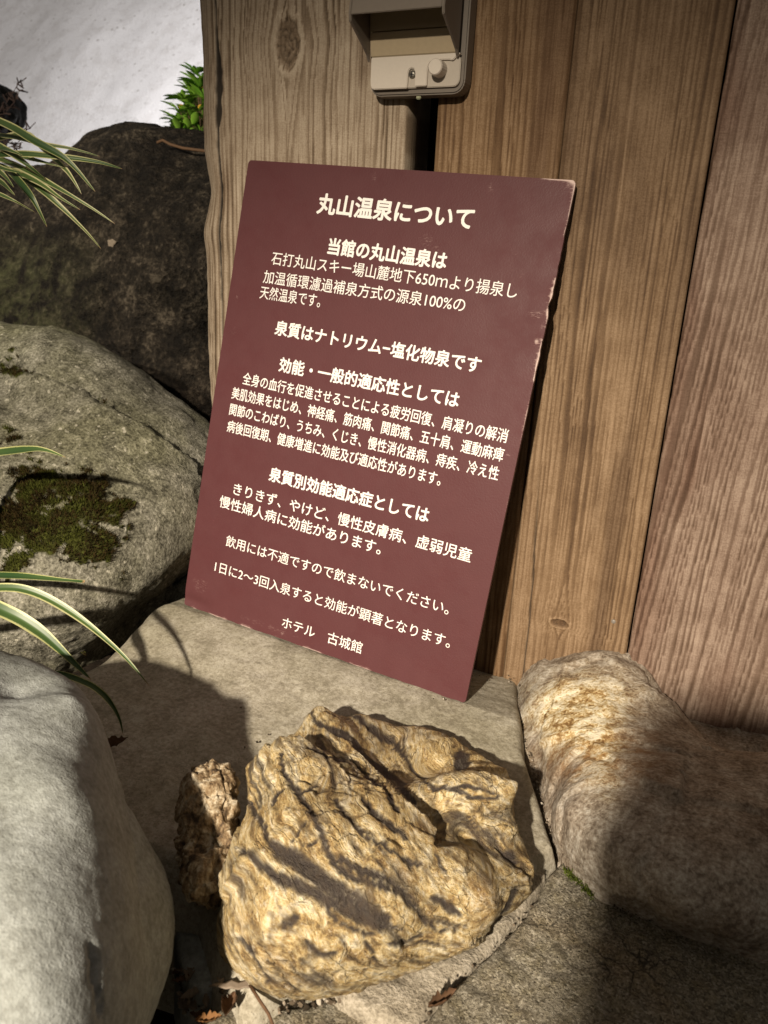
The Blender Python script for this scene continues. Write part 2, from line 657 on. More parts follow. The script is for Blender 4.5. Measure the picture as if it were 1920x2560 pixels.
ctl += [('p', -.01, -.19, -.05), ('p', .05, -.15, -.045), ('p', -.08, -.2, -.045), ('p', -.02, -.12, -.04), ('p', -.02, -.26, -.045)]
ctl = fit_outline(gc, ctl, [Z6(*p) for p in out6], 5, 5, power=1.5, smooth=2e-3)
V, F, D = rock_shape(gc, ctl, 7, 1.5, 2e-3)
N = normals(V, F)
uv = proj(V)
front = sstep(-.15, .1, ((CAM - V) / np.linalg.norm(CAM - V, axis=1)[:, None] * N).sum(1))
uz = np.stack([(uv[:, 0] * DS - 480) * 1.728, (uv[:, 1] * DS - 1700) * 1.728], 1)
wv = np.stack([fbm(V * 45, 3), fbm(V * 45 + 30, 3)], 1)
uw = uz + wv * 26 + np.stack([perlin(V * 230), perlin(V * 230 + 9)], 1) * 9
# the overhanging edge: everything right of it steps down
Ledge = [(560, 60), (600, 150), (650, 250), (740, 330), (850, 435), (960, 540), (1035, 600), (1062, 650), (1046, 715)]
dL, sL, rL = seg_dist(uw * .15 + uz * .85, Ledge)
hollow = np.where(sL < 0, 1, 0) * np.exp(-(dL / 300) ** 2) * sstep(.22, .62, rL) * sstep(1.0, .97 - .5 * np.clip(dL / 200, 0, 1), rL)
hollow *= sstep(0, 10, dL)
nz = RC @ np.array([.66, -.75, .08])
s = V @ nz + .010 * fbm(V * 17 + 3, 3) + .0022 * perlin(V * 60)
strata = ridged(np.stack([s * 75, (V @ RC[:, 0]) * 7, (V @ RC[:, 1]) * 7], 1), 4, .6)
strata2 = fbm(np.stack([s * 300, (V @ RC[:, 0]) * 30, (V @ RC[:, 2]) * 30], 1), 3)
veins = [([(380, 310), (400, 400), (450, 480), (520, 580), (570, 680), (600, 740), (640, 800), (700, 850), (800, 890), (880, 930)], 11),
         ([(240, 750), (330, 820), (400, 870), (500, 910), (600, 960), (700, 1010), (800, 1050), (880, 1070)], 20),
         ([(350, 715), (430, 770), (540, 840), (640, 910), (740, 980), (830, 1030)], 38),
         ([(610, 510), (680, 590), (730, 660)], 10), ([(740, 500), (800, 580), (880, 640), (940, 690)], 12),
         ([(500, 280), (600, 330), (700, 350), (760, 420), (830, 460), (880, 530)], 7),
         ([(560, 940), (610, 1040), (700, 1080), (800, 1100)], 7), ([(860, 1140), (930, 1130), (1000, 1090)], 9),
         ([(1040, 940), (1100, 970), (1150, 1010)], 16), ([(480, 1120), (560, 1190), (640, 1190)], 12), ([(380, 1060), (440, 1040), (460, 1010)], 16),
         ([(240, 520), (300, 640), (330, 720)], 9), ([(750, 1130), (790, 1200), (800, 1240)], 7), ([(1140, 300), (1200, 330)], 24),
         ([(1350, 740), (1400, 780)], 24), ([(780, 200), (900, 260), (1050, 400), (1200, 480), (1320, 520)], 7),
         ([(1120, 440), (1250, 450), (1330, 500)], 6), ([(1070, 740), (1060, 800), (1100, 840)], 5), ([(430, 700), (500, 620)], 4), ([(455, 485), (550, 440)], 5),
         ([(500, 130), (560, 190), (660, 230), (760, 300), (880, 370), (960, 440)], 13), ([(640, 120), (760, 190), (900, 250)], 10),
         ([(640, 760), (740, 830), (860, 880), (960, 990)], 14), ([(700, 640), (800, 700), (900, 770), (1000, 800)], 7),
         ([(1410, 900), (1370, 1000), (1310, 1090)], 12), ([(850, 470), (880, 545), (905, 560)], 8), ([(180, 1090), (260, 1200), (330, 1330)], 6),
         ([(960, 1000), (1060, 1080), (1180, 1060)], 5), ([(330, 560), (400, 470)], 4), ([(560, 690), (480, 720)], 4)]
vein = np.zeros(len(V))
for pl, wd in veins:
    dd, _, rn = seg_dist(uw, pl)
    taper = .45 + .55 * np.sqrt(np.clip(np.minimum(rn, 1 - rn) * 4, 0, 1))
    vein = np.maximum(vein, 1 - sstep(wd * taper * .8, wd * taper * 1.6, dd))
vein *= front
proc = sstep(.62, .86, strata) * sstep(-.25, .25, fbm(V * 26 + 8, 2))
vein2 = np.clip(np.maximum(vein, .8 * proc), 0, 1)
cr = np.clip(1 - np.abs(fbm(V * 70 + 4, 3)) * 9, 0, 1) * sstep(-.1, .3, perlin(V * 22))
B3 = np.stack([s * 2.6, V @ (RC @ np.array([.75, .66, 0.])), V @ RC[:, 2]], 1)
fd, edge_, fid = facets(B3 + .0035 * np.stack([fbm(V * 60, 3), fbm(V * 60 + 3, 3), fbm(V * 60 + 6, 3)], 1), V, 420, .15, 21, N)
fd2, edge2, _ = facets(B3 + .0015 * np.stack([fbm(V * 150, 2), fbm(V * 150 + 3, 2), fbm(V * 150 + 6, 2)], 1), V, 3000, .22, 22, N)
blk = (1 - sstep(.0004, .0016, edge_)) * sstep(-.15, .25, fbm(V * 25 + 2, 2))
blk2 = (1 - sstep(.0002, .0008, edge2)) * .5 * sstep(-.05, .25, fbm(V * 30 + 6, 2))
al_ = V @ (RC @ np.array([.75, .66, 0.]))
thin = sstep(.60, .92, ridged(np.stack([s * 170, al_ * 13, (V @ RC[:, 2]) * 13], 1) + 3, 2, .5)) * sstep(-.3, .25, fbm(V * 40 + 12, 2))
fd0, _, _ = facets(B3 * np.array([.8, 1, 1]) + .005 * np.stack([fbm(V * 40, 3), fbm(V * 40 + 3, 3), fbm(V * 40 + 6, 3)], 1), V, 60, .042, 25, N)
disp = -.0006 + fd0 + fd * .28 + fd2 * .11 - .0009 * blk - .0004 * blk2 + .0013 * fbm(V * 30, 2) + .0005 * (strata - .5) * -1 + .0003 * strata2 + .0003 * thin - .0011 * vein - .0006 * proc - .0007 * cr
disp *= 1 - .8 * np.where(sL < 0, 1, 0) * np.exp(-(dL / 280) ** 2) * sstep(.05, .4, rL)
disp += .0004 * fbm(V * 330, 2)
V2 = V + N * (disp * .95)[:, None] - N * (.0160 * hollow)[:, None]
g_t = NT('golden_veined_stone')
vn = g_t.attr('vein')
fr_ = g_t.attr('crack')
gv = g_t.n('ShaderNodeCombineXYZ', None, i0=g_t.attr('layer'), i1=g_t.attr('run'), i2=g_t.n('ShaderNodeSeparateXYZ', None, Vector=g_t.pos).outputs[2]).outputs[0]
n1 = g_t.noise(62, 7, .68, gv, .5)
n2 = g_t.noise(330, 5, .72, gv)
n3 = g_t.noise(1100, 3, .6)
k = g_t.math('ADD', g_t.math('MULTIPLY', n1, .62), g_t.math('MULTIPLY', n2, .42))
c = g_t.ramp(k, [(.39, (.13, .078, .030)), (.45, (.33, .215, .083)), (.50, (.48, .35, .155)), (.55, (.62, .50, .29)), (.62, (.74, .66, .49))])
c = g_t.mix(g_t.range(g_t.noise(19, 4, .6), .54, .70), c, g_t.mix(1., c, (.80, .72, .68), 'MULTIPLY'))
c = g_t.mix(g_t.range(n3, .52, .75, 0, .55), c, (.74, .62, .42))
c = g_t.mix(g_t.math('MULTIPLY', g_t.range(n2, .40, .62, 1.0, .85), vn), c, (.040, .030, .026))
c = g_t.mix(g_t.math('MULTIPLY', fr_, .7), c, (.075, .045, .022))
gve = g_t.n('ShaderNodeTexVoronoi', {'feature': 'DISTANCE_TO_EDGE'}, Vector=g_t.n('ShaderNodeVectorMath', {'operation': 'ADD'}, i0=gv, i1=g_t.n('ShaderNodeVectorMath', {'operation': 'SCALE'}, i0=g_t.n('ShaderNodeTexNoise', None, Vector=gv, Scale=160, Detail=3).outputs[1], Scale=.006).outputs[0]).outputs[0], Scale=62).outputs[0]
gl_ = g_t.math('MULTIPLY', g_t.range(gve, .035, .0), g_t.range(g_t.noise(45, 3, .6), .46, .58))
c = g_t.mix(g_t.math('MULTIPLY', gl_, .40), c, (.09, .058, .03))
c = g_t.mix(g_t.math('MULTIPLY', g_t.range(g_t.noise(210, 4, .75, gv), .56, .68), .6), c, (.075, .05, .03))
c = g_t.mix(g_t.math('MULTIPLY', g_t.range(g_t.noise(150, 4, .75, gv), .57, .66), .6), c, (.72, .64, .50))
c = g_t.mix(g_t.math('MULTIPLY', g_t.range(n2, .40, .66, 1.0, .60), vn), c, (.042, .032, .027))
c = g_t.mix(g_t.math('MULTIPLY', fr_, .5), c, (.065, .042, .024))
hh = g_t.math('ADD', g_t.math('MULTIPLY', n2, .9), g_t.math('MULTIPLY', n3, .45))
hh = g_t.math('SUBTRACT', hh, g_t.math('MULTIPLY', gl_, .5))
gold = g_t.done(c, .58, g_t.bump(hh, 1.0, .0018), .4)
rock_obj('golden_rock', V2, F, gold, 'large golden tan rock with dark veins lying in front of the maroon notice board', 'rock', {'vein': vein2, 'layer': s * 2.4, 'run': al_, 'crack': np.clip(cr * .6 + blk * .8 + blk2 + .85 * thin, 0, 1)})

# ---- small brown rock wedged between
bc = tuple(on(2, 447, 1815, .006))
ctl = [('t', x, y) for x, y in [(392, 1700), (408, 1646), (440, 1634), (485, 1640), (515, 1660), (520, 1760), (512, 1850), (496, 1940), (462, 2006), (440, 1992), (400, 1942), (386, 1850), (378, 1780)]]
bo = [k[1:3] for k in ctl]
ctl += [('z', 440, 1720, .026), ('z', 445, 1820, .030), ('z', 448, 1920, .024)] + [('p', bc[0] + dx, bc[1] + dy, bc[2] + dz) for dx, dy, dz in [(0, .01, -.05), (.01, .03, -.03), (-.01, -.02, -.045), (.02, 0, -.04)]]
ctl = fit_outline(bc, ctl, bo, 5, 6)
V, F, D = rock_shape(bc, ctl, 7)
N = normals(V, F)
Vs_ = V * np.array([1.3, 1.0, .8])
fd, ed_, _ = facets(Vs_ + .004 * np.stack([fbm(V * 50, 3), fbm(V * 50 + 3, 3), fbm(V * 50 + 6, 3)], 1), V, 30, .12, 31, N)
fd2, ed2, _ = facets(Vs_ + .002 * np.stack([fbm(V * 110, 3), fbm(V * 110 + 3, 3), fbm(V * 110 + 6, 3)], 1), V, 260, .10, 32, N)
disp = -.001 + fd + fd2 * .8 + .0045 * (ridged(V * np.array([70, 70, 40]) + 3, 3) - .5) + .0012 * fbm(V * 90, 3) - .0012 * (1 - sstep(.0003, .0015, ed2))
V = V + N * disp[:, None]
b_t = NT('rough_brown_stone')
n1, n2 = b_t.noise(1, 6, .7, b_t.map((150, 150, 60))), b_t.noise(420, 4, .65)
c = b_t.ramp(n1, [(.38, (.055, .035, .02)), (.46, (.19, .125, .065)), (.53, (.31, .235, .145)), (.62, (.50, .43, .32))])
brown = b_t.done(c, .7, b_t.bump(b_t.math('ADD', n1, n2), .8, .002))
rock_obj('brown_rock', V, F, brown, 'small craggy brown rock wedged between the smooth grey boulder and the golden rock', 'rock')

# ---- grey boulder, lower left
cc = (-.18, -.36, .02)
ctl = [('z', x, y, v) for x, y, v in [(-200, 1470, .085), (-90, 1436, .088), (0, 1429, .091), (90, 1431, .098), (140, 1446, .112)]]
ctl += [('y', x, y, -.276) for x, y in [(175, 1478), (192, 1522), (212, 1574), (232, 1622), (272, 1720), (322, 1810), (366, 1890)]]
ctl += [('z', x, y, v) for x, y, v in [(379, 1960, .022), (374, 2050, .014), (352, 2130, .004), (331, 2180, -.004), (300, 2260, -.01), (250, 2380, -.01)]]
ctl += [('z', 20, 1540, 0.104), ('z', 110, 1540, 0.118), ('z', 160, 1690, 0.117), ('z', 60, 1750, 0.114), ('z', 185, 1850, 0.098), ('z', 60, 1950, 0.108), ('z', 208, 2000, 0.086), ('z', 90, 2150, 0.094), ('z', 238, 2200, 0.056),
        ('z', 100, 2350, 0.066), ('z', -150, 1800, 0.106), ('z', -200, 2200, 0.086), ('z', 236, 1740, 0.082), ('z', 292, 1880, 0.046), ('z', 308, 2050, 0.028),
        ('p', -.16, -.38, -.10), ('p', -.30, -.40, -.09), ('p', -.10, -.30, -.05), ('p', -.36, -.44, .02), ('p', -.16, -.50, -.04), ('p', -.25, -.28, .0), ('p', -.14, -.265, .045)]
V, F, D = rock_shape(cc, ctl, 7, 1.5, .03)
N = normals(V, F)
disp = .0016 * fbm(V * 14, 2) + .0008 * fbm(V * 90 + 2, 4) + .0004 * fbm(V * 420, 2)
uv = proj(V)
for pl, wd, dp in [([(200, 2045), (207, 2075), (204, 2110), (216, 2150), (213, 2190)], 5, .0035), 
                   ([(268, 1700), (290, 1800), (300, 1900), (316, 2010)], 4, .0012)]:
    dd, _, rn = seg_dist(uv + 5 * np.stack([perlin(V * 120), perlin(V * 120 + 5)], 1), pl)
    disp -= dp * np.exp(-(dd / wd) ** 2)
V = V + N * disp[:, None]
s_t = NT('smooth_grey_stone')
n0, n1, n2, n3 = s_t.noise(9, 4, .6), s_t.noise(60, 6, .7), s_t.noise(330, 4, .6), s_t.noise(1100, 2, .5)
st_ = s_t.noise(1, 4, .6, s_t.n('ShaderNodeMapping', None, Vector=s_t.pos, Rotation=(.4, .5, .5), Scale=(700, 160, 260)).outputs[0])
c = s_t.ramp(s_t.math('ADD', s_t.math('MULTIPLY', n1, .5), s_t.math('ADD', s_t.math('MULTIPLY', n2, .38), s_t.math('MULTIPLY', st_, .12))), [(.40, (.185, .192, .182)), (.5, (.265, .278, .270)), (.60, (.345, .365, .36))])
c = s_t.mix(s_t.range(n0, .42, .62), c, s_t.mix(1., c, (.80, .80, .76), 'MULTIPLY'))
c = s_t.mix(s_t.range(n3, .60, .78, 0, .5), c, (.16, .15, .12))
greyst = s_t.done(c, .72, s_t.bump(s_t.math('ADD', s_t.math('MULTIPLY', n2, .8), s_t.math('MULTIPLY', n3, .5)), .7, .0011), .3)
rock_obj('grey_boulder', V, F, greyst, 'smooth pale grey boulder in the lower left corner, closest to the camera', 'boulder')

# ---- mossy boulder, left of the board
mc = (-.54, .06, .02)
ctl = [('y', x, y, v) for x, y, v in [(-160, 690, .16), (0, 705, .16), (90, 715, .165), (155, 740, .17), (180, 760, .17), (230, 785, .175), (290, 830, .18), (340, 865, .19), (400, 890, .20), (455, 945, .21),
                                      (520, 1020, .21)]]
ctl += [('z', 425, 1210, -.02), ('z', 400, 1240, -.03), ('z', 330, 1292, -.04), ('z', 250, 1352, -.045), ('z', 190, 1402, -.05), ('z', 120, 1430, -.05), ('z', 0, 1450, -.05), ('z', -150, 1480, -.05)]
ctl += [('y', 0, 830, .09), ('y', 120, 850, .095), ('y', 240, 900, .10), ('y', 340, 960, .115), ('y', 415, 1010, .135), ('y', 0, 1000, .0), ('y', 150, 1030, .015), ('y', 280, 1070, .045), ('y', 370, 1090, .075),
        ('y', 0, 1180, -.06), ('y', 150, 1200, -.04), ('y', 270, 1230, .0), ('y', 360, 1220, .045), ('y', 0, 1330, -.095), ('y', 150, 1330, -.06), ('y', 250, 1310, -.015)]
ctl += [('p', -.6, .1, -.2), ('p', -.5, .15, -.2), ('p', -.9, .05, .0), ('p', -.55, .32, .0), ('p', -.37, .25, .04), ('p', -.8, .25, .1)]
V, F, D = rock_shape(mc, ctl, 7)
N = normals(V, F)
uv = proj(V)
wv = np.stack([fbm(V * 30, 3), fbm(V * 30 + 7, 3)], 1)
uw = uv + wv * 22
disp = .009 * fbm(V * 9, 3) + .0030 * fbm(V * 45 + 2, 4) + .0012 * fbm(V * 230, 3)
dd, sd, rn = seg_dist(uw, [(-50, 800), (60, 810), (150, 835), (240, 880), (330, 930), (400, 985), (440, 1035)])
disp += np.where(sd < 0, -.006, .004) * np.exp(-(dd / 50) ** 2) * np.where(rn < 1, 1, 0)
crk = np.zeros(len(V))
dd, _, _ = seg_dist(uv + 6 * wv, [(420, 1075), (437, 1110), (432, 1165), (428, 1210), (410, 1240), (380, 1265)])
crk = 1 - sstep(1, 4.5, dd)
disp -= .002 * crk
V = V + N * disp[:, None]


def blob(cx, cy, rx, ry):
    return np.exp(-(((uw[:, 0] - cx) / rx) ** 2 + ((uw[:, 1] - cy) / ry) ** 2))


moss = 1.15 * blob(20, 795, 48, 34) + 1.1 * blob(75, 1040, 95, 45) + 1.2 * blob(60, 1140, 110, 60) + 1.25 * blob(205, 1110, 75, 70) + .9 * blob(170, 1200, 90, 40) + .8 * blob(20, 1240, 60, 30) + .9 * blob(20, 960, 40, 30)
moss = sstep(.46, .98, moss * .80 + 1.0 * fbm(V * 42 + 3, 4) + .45 * fbm(V * 150 + 9, 2)) * sstep(-.2, .2, ((CAM - V) * N).sum(1) / np.linalg.norm(CAM - V, axis=1))
V = V + N * (moss * (.004 + .002 * perlin(V * 160)))[:, None]
m_t = NT('speckled_mossy_stone')
ms, ck = m_t.attr('moss'), m_t.attr('crack')
n0, n1, n2, n3 = m_t.noise(7, 4, .6), m_t.noise(60, 6, .7), m_t.noise(330, 4, .7), m_t.noise(900, 2, .5)
c = m_t.ramp(m_t.math('ADD', m_t.math('MULTIPLY', n1, .45), m_t.math('MULTIPLY', n2, .55)), [(.40, (.075, .070, .052)), (.475, (.19, .18, .14)), (.53, (.265, .252, .20)), (.62, (.48, .455, .39))])
c = m_t.mix(m_t.range(n0, .42, .6), c, m_t.mix(1., c, (.78, .79, .66), 'MULTIPLY'))
c = m_t.mix(m_t.range(m_t.noise(130, 3, .6), .63, .70), c, (.55, .52, .42))
mossc = m_t.ramp(m_t.noise(190, 4, .7), [(.35, (.018, .016, .004)), (.5, (.040, .042, .007)), (.68, (.085, .095, .016))])
c = m_t.mix(m_t.range(ms, .25, .6), c, mossc)
c = m_t.mix(ck, c, (.02, .017, .012))
mossy = m_t.done(c, .85, m_t.bump(m_t.math('ADD', m_t.math('MULTIPLY', n2, .8), m_t.math('MULTIPLY', n1, .8)), 1.0, .0042), .2)
mb = rock_obj('mossy_boulder', V, F, mossy, 'speckled grey-green boulder with dark moss patches, left of the notice board', 'boulder', {'moss': moss, 'crack': crk})
# moss tufts
idx = np.where(moss > .12 + .5 * rng.random(len(moss)))[0]
vis = idx[(uv[idx, 0] > -120)]
pick = rng.choice(vis, 16000)
base = V[pick] + rng.normal(size=(len(pick), 3)) * .0011
dirn = N[pick] * .8 + rng.normal(size=(len(pick), 3)) * .5 + np.array([0, 0, .3])
dirn /= np.linalg.norm(dirn, axis=1)[:, None]
sd = np.cross(dirn, rng.normal(size=(len(pick), 3)))
sd /= np.linalg.norm(sd, axis=1)[:, None]
ln = rng.uniform(.0022, .0058, len(pick))[:, None]
tv = np.stack([base - N[pick] * .001 - sd * .0006, base - N[pick] * .001 + sd * .0006, base + dirn * ln], 1).reshape(-1, 3)
tf = np.arange(len(tv)).reshape(-1, 3)
t_ = NT('moss_green')
shade = t_.attr('tone')
mg = t_.done(t_.ramp(shade, [(0, (.016, .012, .004)), (.40, (.050, .032, .011)), (.55, (.036, .038, .007)), (1, (.085, .095, .018))]), .8, None, .1)
clump = np.clip(.5 + 1.1 * fbm(base * 40, 2) + rng.normal(size=len(pick)) * .12, 0, 1)
me = mesh_np('moss', tv - np.array(mb.location), tf, False, {'tone': np.repeat(clump, 3)})
mo = link('moss', me, mg, mb)

# ---- dark rock behind
kc = (-.72, .66, .12)
ctl = [('y', x, y, .47) for x, y in [(-160, 400), (-60, 395), (30, 375), (100, 372), (150, 320), (175, 295), (220, 288), (260, 285), (300, 300), (340, 320), (380, 330), (440, 335), (500, 345)]]
ctl += [('y', 0, 560, .36), ('y', 200, 500, .36), ('y', 400, 480, .37), ('y', 0, 690, .31), ('y', 200, 700, .33), ('y', 400, 700, .35), ('y', 460, 900, .36), ('y', 250, 860, .32), ('y', 200, 400, .41), ('y', 400, 400, .42),
        ('y', -200, 600, .34)]
ctl += [('p', -.7, .4, -.2), ('p', -1.0, .4, -.2), ('p', -.45, .45, -.2), ('p', -.40, .5, .2), ('p', -.42, .5, .42), ('p', -.7, .85, .35), ('p', -.7, .95, .0), ('p', -.7, .75, .46), ('p', -1.3, .6, .2), ('p', -.48, .8, .2),
        ('p', -.5, .75, .44), ('p', -.95, .75, .40)]
V, F, D = rock_shape(kc, ctl, 7)
N = normals(V, F)
disp = .016 * fbm(V * 7 + 3, 4) + .008 * ridged(V * 16, 4) - .006 + .0035 * fbm(V * 70, 3)
V = V + N * disp[:, None]
k_t = NT('dark_wet_stone')
n0, n1, n2 = k_t.noise(6, 5, .65), k_t.noise(28, 6, .7), k_t.noise(170, 4, .65)
c = k_t.ramp(k_t.math('ADD', k_t.math('MULTIPLY', n1, .6), k_t.math('MULTIPLY', n2, .4)), [(.40, (.0055, .0042, .0034)), (.48, (.014, .0108, .0082)), (.54, (.030, .0235, .0175)), (.61, (.090, .073, .055))])
px_ = k_t.n('ShaderNodeSeparateXYZ', None, Vector=k_t.n('ShaderNodeNewGeometry').outputs['Position']).outputs
c = k_t.mix(k_t.range(n0, .44, .60), c, k_t.mix(1., c, (.55, .52, .50), 'MULTIPLY'))
gm = k_t.math('MULTIPLY', k_t.range(px_[0], -.70, -.84), k_t.range(px_[2], .37, .29))
c = k_t.mix(k_t.math('MULTIPLY', gm, k_t.range(n1, .40, .66, 0, .8)), c, (.060, .064, .028))
darkst = k_t.done(c, .6, k_t.bump(k_t.math('ADD', n1, n2), .9, .008), .15)
pq = proj(V)
near = np.where(np.hypot(pq[:, 0] - 243, pq[:, 1] - 530) < 7)[0]
leaf_y = V[near[np.argmin(((V[near] - CAM) ** 2).sum(1))], 1] - .002
rock_obj('dark_boulder', V, F, darkst, 'large dark brown rock standing behind the mossy boulder, below the snow', 'boulder')

# ---- tan boulder under the boards, right
tc = (.20, -.02, -.07)
ctl = [('z', x, y, v) for x, y, v in [(1138, 1452, -.012), (1125, 1500, -.02), (1130, 1560, -.015), (1150, 1640, -.012), (1166, 1700, -.012), (1187, 1760, -.012), (1217, 1850, -.015), (1242, 1900, -.012),
                                      (1290, 1940, -.012), (1340, 1970, -.012), (1400, 1997, -.012), (1460, 2015, -.012), (1560, 2050, -.015), (1660, 2090, -.015), (1800, 2120, -.02)]]
ctl += [('y', x, y, v) for x, y, v in [(1165, 1425, .085), (1200, 1413, .092), (1260, 1404, .095), (1330, 1410, .098), (1385, 1440, .098), (1430, 1505, .097), (1466, 1543, .097), (1515, 1558, .097), (1560, 1569, .097), (1610, 1577, .097), (1659, 1582, .097), (1800, 1590, .097)]]
ctl += [('z', 1160, 1500, .006), ('z', 1200, 1520, .014), ('z', 1280, 1500, .024), ('z', 1360, 1520, .026), ('z', 1180, 1600, .010), ('z', 1270, 1620, .028), ('z', 1370, 1620, .034), ('z', 1230, 1750, .024), ('z', 1340, 1760, .038),
        ('z', 1470, 1700, .044), ('z', 1590, 1690, .042), ('z', 1290, 1860, .018), ('z', 1400, 1890, .030), ('z', 1540, 1850, .044), ('z', 1650, 1850, .044), ('z', 1480, 1970, .020), ('z', 1600, 2000, .020),
        ('z', 1800, 1800, .045), ('z', 1560, 1620, .026), ('z', 1480, 1600, .028)]
ctl += [('p', .2, 0, -.25), ('p', .05, 0, -.16), ('p', .2, -.14, -.16), ('p', .2, .17, -.1), ('p', .2, .16, .0), ('p', .08, .16, .0), ('p', .42, .05, -.02), ('p', .42, .0, -.12), ('p', .35, .15, .0), ('p', .34, -.15, -.05),
        ('p', .02, .14, -.07)]
V, F, D = rock_shape(tc, ctl, 7)
N = normals(V, F)
fd, ed_, _ = facets(V + .006 * np.stack([fbm(V * 40, 3), fbm(V * 40 + 3, 3), fbm(V * 40 + 6, 3)], 1), V, 170, .06, 41, N)
disp = fd + .004 * fbm(V * 13, 3) + .0019 * fbm(V * 60, 4) + .0008 * fbm(V * 300, 3)
uv = proj(V)
wv = np.stack([fbm(V * 30, 3), fbm(V * 30 + 7, 3)], 1)
uw = uv + wv * 24 + 16 * np.stack([fbm(V * 130, 3), fbm(V * 130 + 7, 3)], 1)
gold_m = np.zeros(len(V))
for cx, cy, rx, ry, a in [(1265, 1500, 85, 45, 1.), (1235, 1570, 75, 60, .9), (1295, 1610, 45, 85, .8), (1180, 1540, 30, 60, .4)]:
    gold_m += a * np.exp(-(((uw[:, 0] - cx) / rx) ** 2 + ((uw[:, 1] - cy) / ry) ** 2))
gold_m = np.clip(gold_m + .35 * fbm(V * 45, 3) * (gold_m > .1), 0, 1)
rust = np.clip(np.exp(-(((uw[:, 0] - 1250) / 75) ** 2 + ((uw[:, 1] - 1640) / 38) ** 2)) + .8 * np.exp(-(((uw[:, 0] - 1390) / 50) ** 2 + ((uw[:, 1] - 1640) / 75) ** 2)), 0, 1)
V = V + N * (disp + .0022 * gold_m * ridged(V * 55, 3))[:, None]
t_t = NT('tan_boulder_stone')
gm, ru = t_t.attr('gold'), t_t.attr('rust')
n0, n1, n2, n3 = t_t.noise(12, 5, .65), t_t.noise(70, 6, .72), t_t.noise(380, 4, .65), t_t.noise(1000, 2, .5)
c = t_t.ramp(t_t.math('ADD', t_t.math('MULTIPLY', n1, .5), t_t.math('MULTIPLY', n2, .5)), [(.40, (.15, .118, .09)), (.475, (.275, .232, .185)), (.53, (.36, .315, .26)), (.61, (.52, .48, .42))])
c = t_t.mix(t_t.range(n0, .45, .62, 0, .8), c, t_t.mix(1., c, (.70, .62, .55), 'MULTIPLY'))
gk = t_t.ramp(t_t.math('ADD', t_t.math('MULTIPLY', n1, .62), t_t.math('MULTIPLY', n2, .38)), [(.40, (.20, .11, .04)), (.45, (.42, .28, .12)), (.495, (.62, .50, .29)), (.545, (.80, .73, .56))])
c = t_t.mix(gm, c, gk)
c = t_t.mix(t_t.math('MULTIPLY', ru, t_t.range(n1, .38, .6, .7, .1)), c, (.25, .12, .04))
tanst = t_t.done(c, .72, t_t.bump(t_t.math('ADD', n2, t_t.math('MULTIPLY', n1, .9)), .8, .0016), .25)
rock_obj('tan_boulder', V, F, tanst, 'large rounded tan boulder with a golden crust under the wall boards on the right', 'boulder', {'gold': gold_m, 'rust': rust})

# ---- unseen blocker added outside the picture, outlined to cast the camera holder's shadow
SO = [(.137, -.33), (.132, .30), (.129, .371), (.126, .385), (.121, .397), (.119, .412), (.114, .422), (.108, .433), (.112, .442), (.117, .455), (.118, .48), (.121, .494), (.14, .504), (.164, .511), (.30, .52), (.50, .515), (.62, .49),
      (.66, .40), (.67, .1), (.66, -.33)]
bm = bmesh.new()
prism(bm, [(x, -.80, z) for x, z in SO], np.array([.012, -.16, -.006]), .004)
bmesh.ops.triangulate(bm, faces=bm.faces[:])
bmesh.ops.subdivide_edges(bm, edges=[e for e in bm.edges if e.calc_length() > .03], cuts=6, use_grid_fill=True)
for v in bm.verts:
    v.co.y += .004 * math.sin(v.co.x * 60 + v.co.z * 41) + .003 * math.sin(v.co.z * 120)
ss = link('shadow_blocker', bm_mesh('shadow_blocker', bm), greyst)
thing(ss, 'unseen grey shadow blocker outside the lower right of the picture, added to shade the tan boulder', 'stone')

# ------------------------------------------------------------------ ground, ledge, slabs
def grid_mesh(name, xs, ys, zf, attrs=None, skirt=None):
    X, Y = np.meshgrid(xs, ys)
    X, Y = X.ravel(), Y.ravel()
    Zv = zf(X, Y)
    nx, ny = len(xs), len(ys)
    idx = np.arange(nx * ny).reshape(ny, nx)
    q = np.stack([idx[:-1, :-1], idx[:-1, 1:], idx[1:, 1:], idx[1:, :-1]], -1).reshape(-1, 4)
    return mesh_np(name, np.stack([X, Y, Zv], 1), q, True, attrs)


def struct(o):
    o['kind'] = 'structure'
    return o


soil = NT('dark_soil')
n1, n2 = soil.noise(60, 6, .7), soil.noise(400, 4, .7)
soil = soil.done(soil.ramp(n1, [(.3, (.012, .009, .006)), (.6, (.045, .032, .022)), (.8, (.09, .07, .05))]), .9, soil.bump(soil.math('ADD', n1, n2), 1., .006), .15)
gx = np.concatenate([np.linspace(-30, -1.5, 12), np.linspace(-1.4, 1.0, 160), np.linspace(1.2, 30, 12)])
gy = np.concatenate([np.linspace(-30, -1.5, 12), np.linspace(-1.4, 1.2, 170), np.linspace(1.4, 30, 12)])


def gz(X, Y):
    P = np.stack([X, Y, 0 * X], 1)
    return -.085 + .010 * fbm(P * 14, 3) + .004 * fbm(P * 60, 2)


struct(link('ground', grid_mesh('ground', gx, gy, gz), soil))

